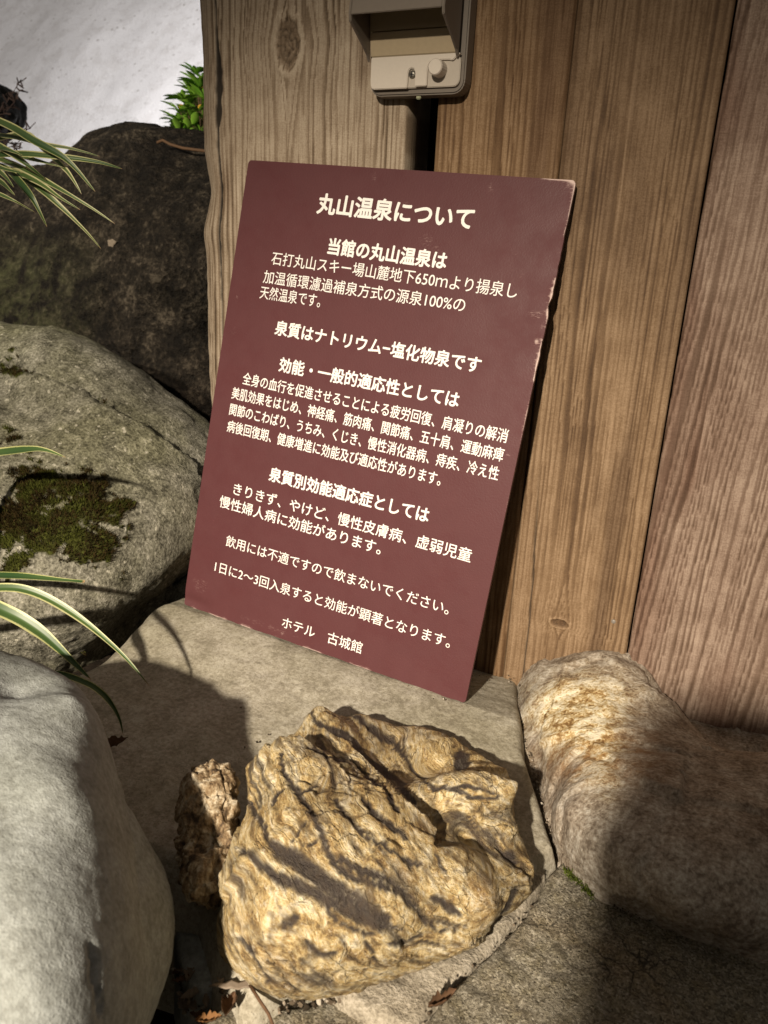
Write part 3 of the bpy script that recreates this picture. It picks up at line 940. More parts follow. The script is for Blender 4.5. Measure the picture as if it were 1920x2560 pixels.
conc = NT('weathered_concrete')
n0, n1, n2, n3 = conc.noise(8, 5, .6), conc.noise(45, 6, .7), conc.noise(300, 4, .65), conc.noise(850, 2, .5)
c = conc.ramp(conc.math('ADD', conc.math('MULTIPLY', n1, .5), conc.math('MULTIPLY', n2, .5)), [(.41, (.24, .215, .165)), (.5, (.335, .305, .245)), (.59, (.43, .40, .335))])
c = conc.mix(conc.range(n0, .40, .62), c, conc.mix(1., c, (.80, .80, .74), 'MULTIPLY'))
c = conc.mix(conc.range(n3, .60, .70, 0, .6), c, (.10, .085, .06))
c = conc.mix(conc.range(conc.noise(120, 3, .6), .62, .68, 0, .5), c, (.15, .13, .095))
conc_m = conc.done(c, .82, conc.bump(conc.math('ADD', n2, conc.math('MULTIPLY', n3, .4)), .6, .0011), .25)


def conc_z(X, Y):
    P = np.stack([X, Y, 0 * X], 1)
    z = -.050 * X - .245 * np.maximum(Y, 0) - .02 * np.minimum(Y, 0) * 0
    z = z * sstep(-.10, .0, Y) + (1 - sstep(-.10, .0, Y)) * (-.02 * X - .004)
    z = z + .0022 * fbm(P * 18, 3) + .0008 * fbm(P * 90, 3)
    # rounded left edge falling into the gap beside the mossy boulder
    xe = -.338 + .020 * sstep(.06, -.10, Y) + .006 * fbm(np.stack([0 * X, Y * 22, 0 * X], 1), 2)
    e = np.clip(xe + .022 - X, 0, .2)
    z = z - 22 * e ** 2 - 1.2 * np.clip(e - .03, 0, 1)
    # right edge beside the tan boulder
    xr = np.interp(Y, [-.30, -.20, -.16, -.12, -.08, -.03, .04, .1], [-.01, .02, .085, .098, .078, .052, .03, .012]) - .004
    e = np.clip(X - xr + .004, 0, .2)
    z = z - 60 * e ** 2 - 2.0 * np.clip(e - .006, 0, 1)
    # front edge
    yf = np.interp(X, [-.35, -.2, -.12, -.08, -.02, .06], [-.26, -.26, -.25, -.24, -.29, -.29])
    e = np.clip(yf - Y + .01, 0, .3)
    return np.maximum(z - 25 * e ** 2 - 1.5 * np.clip(e - .02, 0, 1), -.16)


struct(link('ledge', grid_mesh('ledge', np.arange(-.43, .135, .0018), np.arange(-.36, .12, .0018), conc_z), conc_m))


def slab(name, poly, z, thick, mat, label, cat, amp=.0016, fr=70, step=.0016, rnd=.0035):
    """flat stone: outline in the picture laid on height z, domed at the rim"""
    W = np.array([on(2, x, y, z)[:2] for x, y in poly])
    lo, hi = W.min(0) - .004, W.max(0) + .004
    xs, ys = np.arange(lo[0], hi[0], step), np.arange(lo[1], hi[1], step)
    X, Y = np.meshgrid(xs, ys)
    uv = np.stack([X.ravel(), Y.ravel()], 1)
    wob = .0030 * np.stack([fbm(np.append(uv * 40, np.zeros((len(uv), 1)), 1), 3), fbm(np.append(uv * 40, np.ones((len(uv), 1)) * 5, 1), 3)], 1)
    q = uv + wob
    dist, _, _ = seg_dist(q, np.concatenate([W, W[:1]]))
    ins = np.zeros(len(q), bool)
    j = len(W) - 1
    for i in range(len(W)):
        a, b = W[i], W[j]
        c_ = ((a[1] > q[:, 1]) != (b[1] > q[:, 1])) & (q[:, 0] < (b[0] - a[0]) * (q[:, 1] - a[1]) / (b[1] - a[1] + 1e-12) + a[0])
        ins ^= c_
        j = i
    sd = np.where(ins, dist, -dist)
    P = np.append(uv, np.zeros((len(uv), 1)), 1)
    rough = amp * (fbm(P * fr, 4) * 1.6 + .9 * ridged(P * fr * .45, 3) - .5)
    t = np.clip(sd / rnd, -1.5, 1)
    zz = z + rough - np.where(t < 1, (1 - t) ** 2 * rnd * .55, 0)
    zz = np.where(sd < -.001, zz - thick * sstep(-.001, -.006, sd), zz)
    nx, ny = len(xs), len(ys)
    idx = np.arange(nx * ny).reshape(ny, nx)
    f = np.stack([idx[:-1, :-1], idx[:-1, 1:], idx[1:, 1:], idx[1:, :-1]], -1).reshape(-1, 4)
    keep = (sd[f] > -.009).any(1)
    f = f[keep]
    used = np.unique(f)
    rem = np.full(len(uv), -1)
    rem[used] = np.arange(len(used))
    Vv = np.stack([uv[:, 0], uv[:, 1], zz], 1)[used]
    Fq = rem[f]
    bot = Vv.copy()
    bot[:, 2] = z - thick - .02
    nV = len(Vv)
    # close the rim
    ed = np.concatenate([Fq[:, [0, 1]], Fq[:, [1, 2]], Fq[:, [2, 3]], Fq[:, [3, 0]]])
    key = np.sort(ed, 1)
    _, inv, cnt = np.unique(key, axis=0, return_inverse=True, return_counts=True)
    rim = ed[cnt[inv.ravel()] == 1]
    side = np.stack([rim[:, 1], rim[:, 0], rim[:, 0] + nV, rim[:, 1] + nV], 1)
    me = mesh_np(name, np.concatenate([Vv, bot]), [Fq, side, Fq[:, ::-1] + nV], True)
    return thing(link(name, me, mat), label, cat)


gr = NT('speckled_granite')
n0, n1, n2 = gr.noise(14, 5, .6), gr.noise(130, 5, .7), gr.noise(900, 4, .7)
vc = gr.n('ShaderNodeSeparateColor', None, Color=gr.vcol(850)).outputs[0]
c = gr.ramp(gr.math('ADD', gr.math('MULTIPLY', n2, .55), gr.math('MULTIPLY', vc, .42)), [(.26, (.11, .095, .068)), (.42, (.21, .185, .14)), (.56, (.29, .26, .20)), (.78, (.50, .46, .38))])
c = gr.mix(gr.range(n1, .45, .65), c, gr.mix(1., c, (.82, .79, .68), 'MULTIPLY'))
c = gr.mix(gr.range(n0, .5, .66, 0, .6), c, gr.mix(1., c, (.92, .78, .62), 'MULTIPLY'))
pit = gr.range(gr.voro(260), .20, .10)
c = gr.mix(gr.math('MULTIPLY', pit, gr.range(n1, .42, .55, .1, .65)), c, (.05, .042, .03))
crk_ = gr.n('ShaderNodeTexVoronoi', {'feature': 'DISTANCE_TO_EDGE'}, Vector=gr.n('ShaderNodeVectorMath', {'operation': 'ADD'}, i0=gr.pos, i1=gr.n('ShaderNodeVectorMath', {'operation': 'SCALE'}, i0=gr.n('ShaderNodeTexNoise', None, Vector=gr.pos, Scale=60, Detail=4).outputs[1], Scale=.02).outputs[0]).outputs[0], Scale=24).outputs[0]
c = gr.mix(gr.math('MULTIPLY', gr.range(crk_, .02, .0), gr.range(n0, .50, .60)), c, (.03, .025, .018))
gran = gr.done(c, .75, gr.bump(gr.math('SUBTRACT', gr.math('ADD', n1, gr.math('MULTIPLY', n2, .8)), gr.math('MULTIPLY', pit, .5)), 1.0, .0030), .35)
mt = NT('pink_mortar')
n1, n2 = mt.noise(90, 6, .7), mt.noise(500, 4, .6)
mort = mt.done(mt.ramp(mt.math('ADD', mt.math('MULTIPLY', n1, .5), mt.math('MULTIPLY', n2, .5)), [(.40, (.17, .145, .11)), (.5, (.285, .25, .195)), (.60, (.40, .355, .29))]), .85, mt.bump(mt.math('ADD', n1, n2), .8, .002), .2)
slab('granite_slab', [(1222, 1858), (1262, 1905), (1320, 1945), (1420, 1985), (1560, 2030), (1760, 2090), (1800, 2420), (880, 2420), (905, 2235), (950, 2165), (1000, 2115), (1065, 2060), (1110, 2010), (1150, 1955), (1190, 1890)],
     -.012, .05, gran, 'rough speckled granite slab in front of the tan boulder, half in shadow', 'stone slab', .0016, 110)
slab('mortar_bed', [(1180, 1880), (1140, 1950), (1100, 2000), (1055, 2052), (990, 2107), (940, 2160), (895, 2220), (830, 2190), (760, 2160), (650, 2090), (700, 1980), (900, 1900), (1080, 1850)],
     -.013, .05, mort, 'strip of pinkish mortar between the golden rock and the granite slab', 'mortar', .0015, 60)
slab('flat_stone', [(505, 2150), (560, 2160), (640, 2172), (720, 2150), (800, 2128), (850, 2140), (880, 2165), (893, 2240), (880, 2420), (380, 2420), (400, 2260), (440, 2200)],
     -.022, .05, gran, 'flat greenish granite stone at the bottom edge under the golden rock', 'stone')
slab('small_stone', [(385, 2010), (440, 2015), (470, 2050), (480, 2110), (450, 2140), (415, 2135), (395, 2090)], -.035, .05, greyst, 'small grey stone in the shaded gap between grey boulder and golden rock', 'stone', .001, 60)

# snow bank far behind
sn = NT('old_snow')
n0, n1, n2 = sn.noise(3, 4, .6), sn.noise(30, 5, .7), sn.noise(140, 3, .6)
c = sn.mix(sn.range(n1, .54, .68, 0, .6), (.74, .74, .76), (.46, .45, .45))
c = sn.mix(sn.range(sn.noise(95, 2, .5), .70, .74, 0, .8), c, (.95, .95, .95))  # sparkle painted into the snow colour as near-white flecks
c = sn.mix(sn.math('MULTIPLY', sn.range(sn.voro(30), .20, .10, 0, .8), sn.range(sn.noise(7, 3, .6), .52, .60)), c, (.26, .24, .22))
c = sn.mix(sn.range(sn.noise(11, 4, .65), .50, .64, 0, .3), c, (.50, .48, .47))
c = sn.mix(sn.range(sn.voro(36, 'F1', sn.map((1.3, 1.1, .9))), .12, .06, 0, 1), c, (.98, .98, .98))  # more sparkle, painted as round white specks
snow_m = sn.done(c, .6, sn.bump(sn.math('ADD', sn.math('MULTIPLY', n1, .4), n2), .6, .006), .4)
sx = np.linspace(-6, 1.5, 220)
sy = np.linspace(1.15, 5, 200)


def snow_z(X, Y):
    P = np.stack([X, Y, 0 * X], 1)
    return np.where(Y < 3.4, (Y - 1.25) * 1.15, 2.47 + (Y - 3.4) * .25) + .05 * fbm(P * 1.6, 3) + .012 * fbm(P * 9, 3)


struct(link('snow', grid_mesh('snow', sx, sy, snow_z), snow_m))

# ------------------------------------------------------------------ notice board
TL, TR = np.array([-.2821, .0914, .4251]), np.array([.0150, .0854, .4103])
BR, BL = np.array([0., 0., 0.]), np.array([-.2970, .0061, .0148])
U = (TR - TL) / np.linalg.norm(TR - TL)
Dn = (BL - TL)
Dn = Dn - U * (Dn @ U)
Dn /= np.linalg.norm(Dn)
Nf = np.cross(Dn, U)
if Nf[1] > 0:
    Nf = -Nf
BW, BH = .2975, .4193
sign = empty('notice_board', tuple(BR), 'maroon notice board with white Japanese lettering leaning against the timber wall', 'sign')
# panel: fine outline with chipped right edge and corners
sp = NT('maroon_panel')
we = sp.attr('wear')
n1, n2 = sp.noise(55, 5, .6), sp.noise(700, 2, .5)
c = sp.mix(n1, (.079, .0262, .0290), (.092, .0305, .0335))
scr = sp.noise(1, 4, .7, sp.map((260, 260, 900)))
c = sp.mix(sp.range(we, .35, .75), c, (.55, .42, .38))
c = sp.mix(sp.math('MULTIPLY', sp.range(we, .08, .35), sp.range(scr, .5, .66, 0, .8)), c, (.36, .24, .22))
panel_m = sp.done(c, sp.range(sp.noise(40, 5, .65), .35, .65, .42, .62), sp.bump(n2, .35, .0003), .22)
nu, nv = 240, 330
uu, vv = np.meshgrid(np.linspace(0, BW, nu), np.linspace(0, BH, nv))
uu, vv = uu.ravel(), vv.ravel()
q3 = np.stack([uu * 1000, vv * 1000, 0 * uu], 1) / 1000
chip = np.clip(fbm(q3 * 70, 3), -.2, 1) * .0018 * sstep(.17, .12, vv) * sstep(.02, .05, vv)
edge_bite = np.where(uu > BW - .003, chip, 0)
uu2 = uu - np.where(uu > BW - 1e-6, chip, 0) - np.where(uu > BW - 1e-6, .0016 * np.exp(-((vv - .092) / .004) ** 2), 0)
vv2 = vv + np.where(vv < 1e-6, .0008 * np.clip(fbm(q3 * 50 + 4, 2), 0, 1) * sstep(.25, .29, uu), 0) - np.where(vv > BH - 1e-6, .0010 * np.clip(fbm(q3 * 60 + 8, 2), -.3, 1), 0)
# rounded corners
rc = .0035
for cu, cv in ((rc, rc), (BW - rc, rc), (BW - rc, BH - rc), (rc, BH - rc)):
    du, dv = uu2 - cu, vv2 - cv
    m = (np.sign(du) == np.sign(cu - BW / 2)) & (np.sign(dv) == np.sign(cv - BH / 2))
    rr = np.hypot(du, dv)
    over = m & (rr > rc)
    uu2[over] = cu + du[over] * rc / rr[over]
    vv2[over] = cv + dv[over] * rc / rr[over]
bend = .0022 * np.sin(uu / BW * np.pi) * 0 + .0007 * fbm(q3 * 6, 2)
wear = np.zeros_like(uu)
eR, eB, eT, eL = BW - uu, BH - vv, vv, uu
nzw = fbm(q3 * 180, 3)
wear += np.exp(-eR / .0010) * sstep(-.2, .25, fbm(q3 * np.array([10, 26, 1]), 3)) * .9 * sstep(.33, .08, vv)
wear += np.exp(-eR / .0022) * np.exp(-((vv - .10) / .05) ** 2) * sstep(-.1, .2, nzw) * .8
wear += np.exp(-eB / .0010) * sstep(-.1, .25, fbm(q3 * np.array([30, 10, 1]) + 3, 3)) * .7
wear += np.exp(-eT / .0008) * sstep(.26, .285, uu) * 1.2 + .8 * np.exp(-np.hypot(uu - BW + .002, vv - .001) / .004)
for cu, cv, ru, rv, a in [(.128, .007, .004, .01, .2), (.232, .010, .003, .006, .3), (.160, .027, .008, .005, .22), (.186, .053, .008, .006, .30), (.198, .062, .007, .005, .28), (.262, .058, .004, .004, .22),
                          (.271, .072, .003, .004, .2), (.287, .100, .006, .003, .50), (.293, .120, .002, .003, .7), (.009, .120, .0012, .0012, .9), (.011, .150, .005, .005, .2), (.017, .395, .012, .01, .25),
                          (.10, .412, .05, .004, .2), (.290, .210, .003, .001, .55), (.2, .36, .04, .02, .10), (.078, .078, .003, .003, .2), (.07, .13, .003, .003, .15), (.115, .405, .002, .012, .25)]:
    wear += a * np.exp(-(((uu - cu) / ru) ** 2 + ((vv - cv) / rv) ** 2)) * (.7 + .9 * nzw)
wear = np.clip(wear, 0, 1)
crease = .0022 * np.exp(-(((uu - .012) / .018) ** 2 + ((vv - BH + .006) / .006) ** 2))
Pf = TL + uu2[:, None] * U + vv2[:, None] * Dn + (bend - crease)[:, None] * Nf
idx = np.arange(nu * nv).reshape(nv, nu)
q = np.stack([idx[:-1, :-1], idx[1:, :-1], idx[1:, 1:], idx[:-1, 1:]], -1).reshape(-1, 4)
loop = np.concatenate([idx[0, :], idx[1:, -1], idx[-1, -2::-1], idx[-2:0:-1, 0]])
th = .0034
Vb = Pf[loop] - Nf * th
nb = len(Pf)
bi = nb + np.arange(len(loop))
side = np.stack([loop, np.roll(loop, -1), np.roll(bi, -1), bi], -1)
Va = np.concatenate([Pf, Vb, [Pf.mean(0) - Nf * th]])
back = np.stack([bi, np.roll(bi, -1), np.full(len(bi), len(Va) - 1)], -1)
me = mesh_np('panel', Va, q, False, None)
me = mesh_np('panel', Va, [q, side, back], False, {'wear': np.concatenate([wear, wear[loop] * .3, [0]])})
put('panel', me, panel_m, sign)
# lettering: one mesh per printed line (u0, v0, u1, v1 in mm on the panel; em height; weight)
LINES = [('丸山温泉について', 79.4, 32.4, 222.4, 34.2, 18.0, .048), ('当館の丸山温泉は', 96.7, 66.7, 207.0, 68.3, 14.6, .048),
         ('石打丸山スキー場山麓地下650ｍより揚泉し', 40.7, 82.2, 270.2, 84.9, 12.4, .005), ('加温循環濾過補泉方式の源泉100%の', 35.1, 99.0, 230.0, 100.6, 12.4, .005),
         ('天然温泉です。', 34.0, 112.9, 97.5, 113.4, 12.4, .005), ('泉質はナトリウム−塩化物泉です', 56.0, 141.7, 252.5, 145.3, 13.8, .036),
         ('効能・一般的適応性としては', 66.3, 173.1, 240.4, 175.4, 13.8, .036), ('全身の血行を促進させることによる疲労回復、肩凝りの解消', 29.6, 191.6, 286.4, 196.2, 12.0, .013),
         ('美肌効果をはじめ、神経痛、筋肉痛、関節痛、五十肩、運動麻痺', 20.0, 206.6, 286.2, 211.4, 12.0, .013), ('関節のこわばり、うちみ、くじき、慢性消化器病、痔疾、冷え性', 20.3, 221.9, 285.5, 226.8, 12.0, .013),
         ('病後回復期、健康増進に効能及び適応性があります。', 20.4, 237.6, 238.5, 241.7, 12.0, .013), ('泉質別効能適応症としては', 74.3, 272.0, 234.1, 273.4, 14.0, .036),
         ('きりきず、やけど、慢性皮膚病、虚弱児童', 38.1, 293.9, 277.2, 297.2, 12.4, .012), ('慢性婦人病に効能があります。', 24.7, 309.0, 197.0, 311.6, 12.4, .012),
         ('飲用には不適ですので飲まないでください。', 38.5, 344.4, 267.6, 345.4, 11.8, .003), ('1日に2〜3回入泉すると効能が顕著となります。', 30.5, 371.9, 274.6, 372.7, 11.8, .003),
         ('ホテル　古城館', 113.3, 403.3, 196.8, 402.7, 11.8, .005)]
ink = NT('cream_ink').done((.80, .78, .745), .5, None, .3)
tmp = []
for tx, u0, v0, u1, v1, em, wt in LINES:
    cu = bpy.data.curves.new('line', 'FONT')
    cu.body = tx
    cu.resolution_u = 4
    cu.fill_mode = 'NONE'
    ob = bpy.data.objects.new('line', cu)
    COL.objects.link(ob)
    tmp.append(ob)
bpy.context.view_layer.update()
dg = bpy.context.evaluated_depsgraph_get()
for ob, (tx, u0, v0, u1, v1, em, wt) in zip(tmp, LINES):
    me = bpy.data.meshes.new_from_object(ob.evaluated_get(dg))
    # fill the outlines: triangulate everything, keep the triangles an odd number of outlines enclose
    cd_ = delaunay_2d_cdt([Vector(v.co[:2]) for v in me.vertices], [tuple(e.vertices) for e in me.edges], [], 0, 1e-7, False)
    Wv = np.array([tuple(v.co[:2]) for v in me.vertices])
    Ee = np.array([tuple(e.vertices) for e in me.edges])
    bpy.data.meshes.remove(me)
    co = np.array([tuple(v) for v in cd_[0]])
    tri = np.array(cd_[2])
    ea, eb = Wv[Ee[:, 0]], Wv[Ee[:, 1]]
    ce = co[tri].mean(1)
    cnt = np.zeros(len(ce), int)
    for k in range(0, len(ce), 500):
        qc = ce[k:k + 500]
        cr_ = (ea[None, :, 1] > qc[:, None, 1]) != (eb[None, :, 1] > qc[:, None, 1])
        dy_ = eb[:, 1] - ea[:, 1]
        xi = ea[None, :, 0] + (qc[:, None, 1] - ea[None, :, 1]) * ((eb[:, 0] - ea[:, 0]) / np.where(dy_ == 0, 1, dy_))[None]
        cnt[k:k + 500] = (cr_ & (xi > qc[:, None, 0])).sum(1)
    tri = tri[cnt % 2 == 1]
    n = len(co)
    xa, xb = co[:, 0].min(), co[:, 0].max()
    L = math.hypot(u1 - u0, v1 - v0)
    sx_ = L / (xb - xa)
    du, dv = (u1 - u0) / L, (v1 - v0) / L
    a = (co[:, 0] - xa) * sx_
    b = -(co[:, 1] - .36) * em * 1.0
    u = (u0 + a * du - b * dv) / 1000
    v = (v0 + a * dv + b * du) / 1000
    bz = .0007 * fbm(np.stack([u, v, 0 * u], 1) * 6, 2) - .0022 * np.exp(-(((u - .012) / .018) ** 2 + ((v - BH + .006) / .006) ** 2))
    P = TL + u[:, None] * U + v[:, None] * Dn + (bz + .00022)[:, None] * Nf
    rad = wt * em / 1000 * .62
    Vs, Ts = [P], [tri]
    for k in range(8):
        an = 2 * math.pi * k / 8
        Vs.append(P + rad * (math.cos(an) * U + math.sin(an) * Dn) + Nf * (1 + k) * 6e-6)
        Ts.append(tri + n * (k + 1))
    me = mesh_np('text_line', np.concatenate(Vs), np.concatenate(Ts), False)
    put('text_line', me, ink, sign)
for ob in tmp:
    cu = ob.data
    bpy.data.objects.remove(ob)
    bpy.data.curves.remove(cu)

# ------------------------------------------------------------------ outlet box on the wall
box = empty('outlet_box', (-.117, W_Y, .47), 'beige outlet box with a hooded cover and knob on the wall above the board', 'outlet')
beige = plain('beige_plastic', (.58, .52, .45), .45, .4, 500, .06)
taupe = plain('taupe_plastic', (.150, .125, .102), .45, .4, 300, .08)
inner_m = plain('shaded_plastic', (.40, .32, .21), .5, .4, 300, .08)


def rrect(x0, x1, z0, z1, r, n=6):
    pts = []
    for cx, cz, a0 in ((x1 - r, z0 + r, -90), (x1 - r, z1 - r, 0), (x0 + r, z1 - r, 90), (x0 + r, z0 + r, 180)):
        for k in range(n + 1):
            a = math.radians(a0 + 90 * k / n)
            pts.append((cx + r * math.cos(a), cz + r * math.sin(a)))
    return pts


FY = .0745
bm = bmesh.new()
prism(bm, [(x, .0795, z) for x, z in rrect(-.1570, -.0770, .4700, .5930, .009)], np.array([0, W_Y - .0790, 0]), .0012)
put('base', bm_mesh('base', bm), taupe, box)
# face plate of the lower part with two notches
bm = bmesh.new()
pts = [(-.1545, .4965), (-.1545, .4800), (-.1540, .4762), (-.1520, .4742), (-.1225, .4742), (-.1222, .4850), (-.1212, .4872), (-.1192, .4880), (-.1172, .4872), (-.1162, .4850), (-.1160, .4752), (-.1062, .4752),
       (-.1060, .4880), (-.1040, .4915), (-.0960, .4925), (-.0880, .4922), (-.0862, .4915), (-.0800, .4965)]
pts = [(x, z) for x, z in pts]
pts += []
prism(bm, [(x, FY, z) for x, z in pts], np.array([0, .0035, 0]), .0005)
put('face_plate', bm_mesh('face_plate', bm), beige, box)
# recessed lower layer seen in the notches
bm = bmesh.new()
prism(bm, [(x, FY + .0022, z) for x, z in rrect(-.1535, -.0802, .4745, .4960, .005)], np.array([0, .004, 0]), .0005)
put('recess', bm_mesh('recess', bm), plain('pale_plastic', (.44, .39, .33), .45, .4, 500, .05), box)
# hood: two cheeks and a front, open below
hz = .5145
hy = .040
cheek = [(FY, .4930), (FY - .0035, .4975), (FY - .014, .5035), (hy + .001, hz - .001), (hy, hz + .004), (hy + .010, .565), (FY, .590)]
bm = bmesh.new()
prism(bm, [(-.1575, y, z) for y, z in cheek], np.array([.0022, 0, 0]), .0005)
put('hood_cheek', bm_mesh('hood_cheek', bm), taupe, box)
bm = bmesh.new()
prism(bm, [(-.0835, y, z) for y, z in cheek], np.array([.0022, 0, 0]), .0005)
put('hood_cheek', bm_mesh('hood_cheek', bm), taupe, box)
bm = bmesh.new()
prism(bm, [(-.1552, hy, hz + .003), (-.0836, hy, hz + .003), (-.0836, hy + .010, .565), (-.1552, hy + .010, .565)], np.array([0, .0022, 0]), .0004)
prism(bm, [(-.1552, hy + .010, .5655), (-.0836, hy + .010, .5655), (-.0836, FY, .590), (-.1552, FY, .590)], np.array([0, .0022, .001]), .0004)
put('hood_front', bm_mesh('hood_front', bm), taupe, box)
bm = bmesh.new()
prism(bm, [(-.1552, FY + .001, .4970), (-.0836, FY + .001, .4970), (-.0836, FY - .003, .5130), (-.1552, FY - .003, .5130)], np.array([0, .003, 0]), .0005)
prism(bm, [(-.1552, FY - .003, .5136), (-.0836, FY - .003, .5136), (-.0836, FY - .004, .5500), (-.1552, FY - .004, .5500)], np.array([0, .003, 0]), .0005)
put('inner_cover', bm_mesh('inner_cover', bm), inner_m, box)
# knob
bm = bmesh.new()
kc_ = Vector((-.0965, FY - .003, .4862))
n = 40
ring0, ring1, ring2 = [], [], []
for k in range(n):
    a = 2 * math.pi * k / n
    r = .0058 * (1 + .03 * (k % 2))
    ring0.append(bm.verts.new((kc_.x + r * math.cos(a), FY + .003, kc_.z + r * math.sin(a))))
    ring1.append(bm.verts.new((kc_.x + r * .97 * math.cos(a), FY - .0078, kc_.z + r * .97 * math.sin(a))))
    ring2.append(bm.verts.new((kc_.x + .0050 * math.cos(a), FY - .0088, kc_.z + .0050 * math.sin(a))))
for k in range(n):
    j = (k + 1) % n
    bm.faces.new((ring0[k], ring0[j], ring1[j], ring1[k]))
    bm.faces.new((ring1[k], ring1[j], ring2[j], ring2[k]))
bm.faces.new(ring2)
bmesh.ops.recalc_face_normals(bm, faces=bm.faces[:])
put('knob', bm_mesh('knob', bm), beige, box)
bm = bmesh.new()
bmesh.ops.create_uvsphere(bm, u_segments=20, v_segments=10, radius=.0030, matrix=Matrix.Translation((-.1192, FY + .0020, .4838)) @ Matrix.Diagonal((1, .55, 1, 1)))
so = put('screw', bm_mesh('screw', bm, True), NT('dull_steel').done((.30, .28, .24), .35), box)
so.data.materials[0].node_tree.nodes['Principled BSDF'].inputs['Metallic'].default_value = .8
bm = bmesh.new()
for a, b in ((.0017, .0004), (.0004, .0017)):
    prism(bm, [(-.1192 - a, FY + .0002, .4838 - b), (-.1192 + a, FY + .0002, .4838 - b), (-.1192 + a, FY + .0002, .4838 + b), (-.1192 - a, FY + .0002, .4838 + b)], np.array([0, .001 + b * .1, 0]))
so2 = put('screw_slot', bm_mesh('screw_slot', bm), plain('slot_black', (.02, .02, .02)), box)
bm = bmesh.new()
prism(bm, [(-.1172, .081, .4675), (-.1135, .081, .4675), (-.1135, .081, .4702), (-.1172, .081, .4702)], np.array([0, .003, 0]), .0006)
put('drip_tab', bm_mesh('drip_tab', bm), plain('greenish_plastic', (.30, .31, .20), .4), box)

# ------------------------------------------------------------------ plants
lf = NT('variegated_leaf')
ed, tn, al = lf.attr('edge'), lf.attr('tone'), lf.attr('along')
st = lf.noise(1, 3, .6, lf.map((900, 900, 900)))
green = lf.mix(tn, (.024, .058, .016), (.09, .14, .038))
cream = lf.mix(tn, (.32, .33, .12), (.60, .57, .32))
c = lf.mix(lf.range(lf.math('ADD', ed, lf.math('ADD', lf.math('MULTIPLY', lf.math('SUBTRACT', st, .5), .25), lf.math('MULTIPLY', lf.math('SUBTRACT', tn, .5), .35))), .60, .76), green, cream)
c = lf.mix(lf.range(al, .965, 1.0), c, (.35, .22, .12))
leaf_m = lf.done(c, .42, None, .4)
lf.set(lf.b, 'Subsurface Weight', 0.0)


def leaf_mesh(pts, width, seed=0, droop=.3, tone=.5, tipw=.0, up=None):
    """strap leaf along 3-D points with a channelled section; cream margins"""
    pts = np.array(pts, float)
    t0 = np.linspace(0, 1, len(pts))
    t = np.linspace(0, 1, 46)
    C = np.stack([np.interp(t, t0, pts[:, k]) for k in range(3)], 1)
    for _ in range(6):
        C[1:-1] = (C[:-2] + 2 * C[1:-1] + C[2:]) / 4
    T = np.gradient(C, axis=0)
    T /= np.linalg.norm(T, axis=1)[:, None]
    view = CAM - C
    view /= np.linalg.norm(view, axis=1)[:, None]
    ref = view * (1 - droop) + np.array([0, 0, 1.0]) * droop if up is None else np.array(up) + 0 * C
    S = np.cross(T, ref)
    S /= np.linalg.norm(S, axis=1)[:, None]
    Nn = np.cross(S, T)
    wp = width * (.72 + .28 * np.sin(np.pi * np.clip(t * 1.3, 0, 1))) * np.clip((1 - t) / .42, 0, 1) ** .62
    wp = np.maximum(wp, width * tipw + .0002)
    m = 9
    a = np.linspace(-1, 1, m)
    V, E, A = [], [], []
    for k in range(m):
        V.append(C + S * (wp * .5 * a[k])[:, None] + Nn * (wp * .20 * (abs(a[k]) - .5))[:, None])
        E.append(np.full(len(t), abs(a[k])))
        A.append(t)
    V = np.stack(V, 1).reshape(-1, 3)
    E = np.stack(E, 1).ravel()
    A = np.stack(A, 1).ravel()
    idx = np.arange(len(t) * m).reshape(len(t), m)
    q = np.stack([idx[:-1, :-1], idx[:-1, 1:], idx[1:, 1:], idx[1:, :-1]], -1).reshape(-1, 4)
    return mesh_np('leaf', V, q, True, {'edge': E, 'tone': np.clip(tone + .2 * np.sin(A * 9 + seed), 0, 1), 'along': A})


ZA = lambda x, y: (x / 3.19 / DS, (150 + y / 3.19) / DS)
UP = [([(-120, 440), (0, 490), (120, 545), (260, 640), (400, 710), (520, 780), (620, 880), (700, 980), (760, 1050)], 56, .30), ([(200, 560), (300, 660), (430, 780), (540, 890), (600, 980), (650, 1070)], 44, .9),
      ([(-100, 585), (0, 600), (150, 620), (330, 670), (550, 700), (700, 740), (795, 768)], 34, .55), ([(-100, 765), (0, 755), (200, 745), (400, 765), (620, 785), (800, 815), (900, 845), (975, 868)], 44, .35),
      ([(60, 740), (210, 780), (350, 815), (510, 858)], 34, .8), ([(-150, 740), (0, 790), (150, 850), (300, 930), (400, 985), (550, 1070), (750, 1190), (915, 1305)], 46, .75),
      ([(40, 850), (100, 910), (180, 1000), (260, 1100), (320, 1220), (375, 1330)], 52, .2), ([(-20, 830), (150, 925), (300, 1010), (420, 1110), (560, 1240), (700, 1380), (805, 1505)], 46, .8),
      ([(-150, 800), (0, 850), (200, 920), (350, 1000), (480, 1100), (640, 1195)], 50, .6), ([(-100, 640), (0, 690), (130, 770), (250, 860), (370, 960)], 52, .35), ([(-120, 800), (0, 890), (60, 950), (110, 1015)], 40, .5),
      ([(-150, 880), (0, 965), (60, 1020), (120, 1080)], 44, .55), ([(-150, 1020), (0, 1070), (120, 1125), (280, 1215)], 30, .7), ([(-100, 690), (0, 700), (80, 720), (180, 760)], 50, .25),
      ([(-200, 820), (-80, 830), (40, 870), (180, 900)], 52, .3)]
clump = empty('variegated_grass', tuple(far(-120, 420, .80)), 'clump of cream-edged strap leaves arching over the dark rock at the upper left', 'plant', 'variegated strap-leaf plants')
root = far(*ZA(-420, 760), .86)
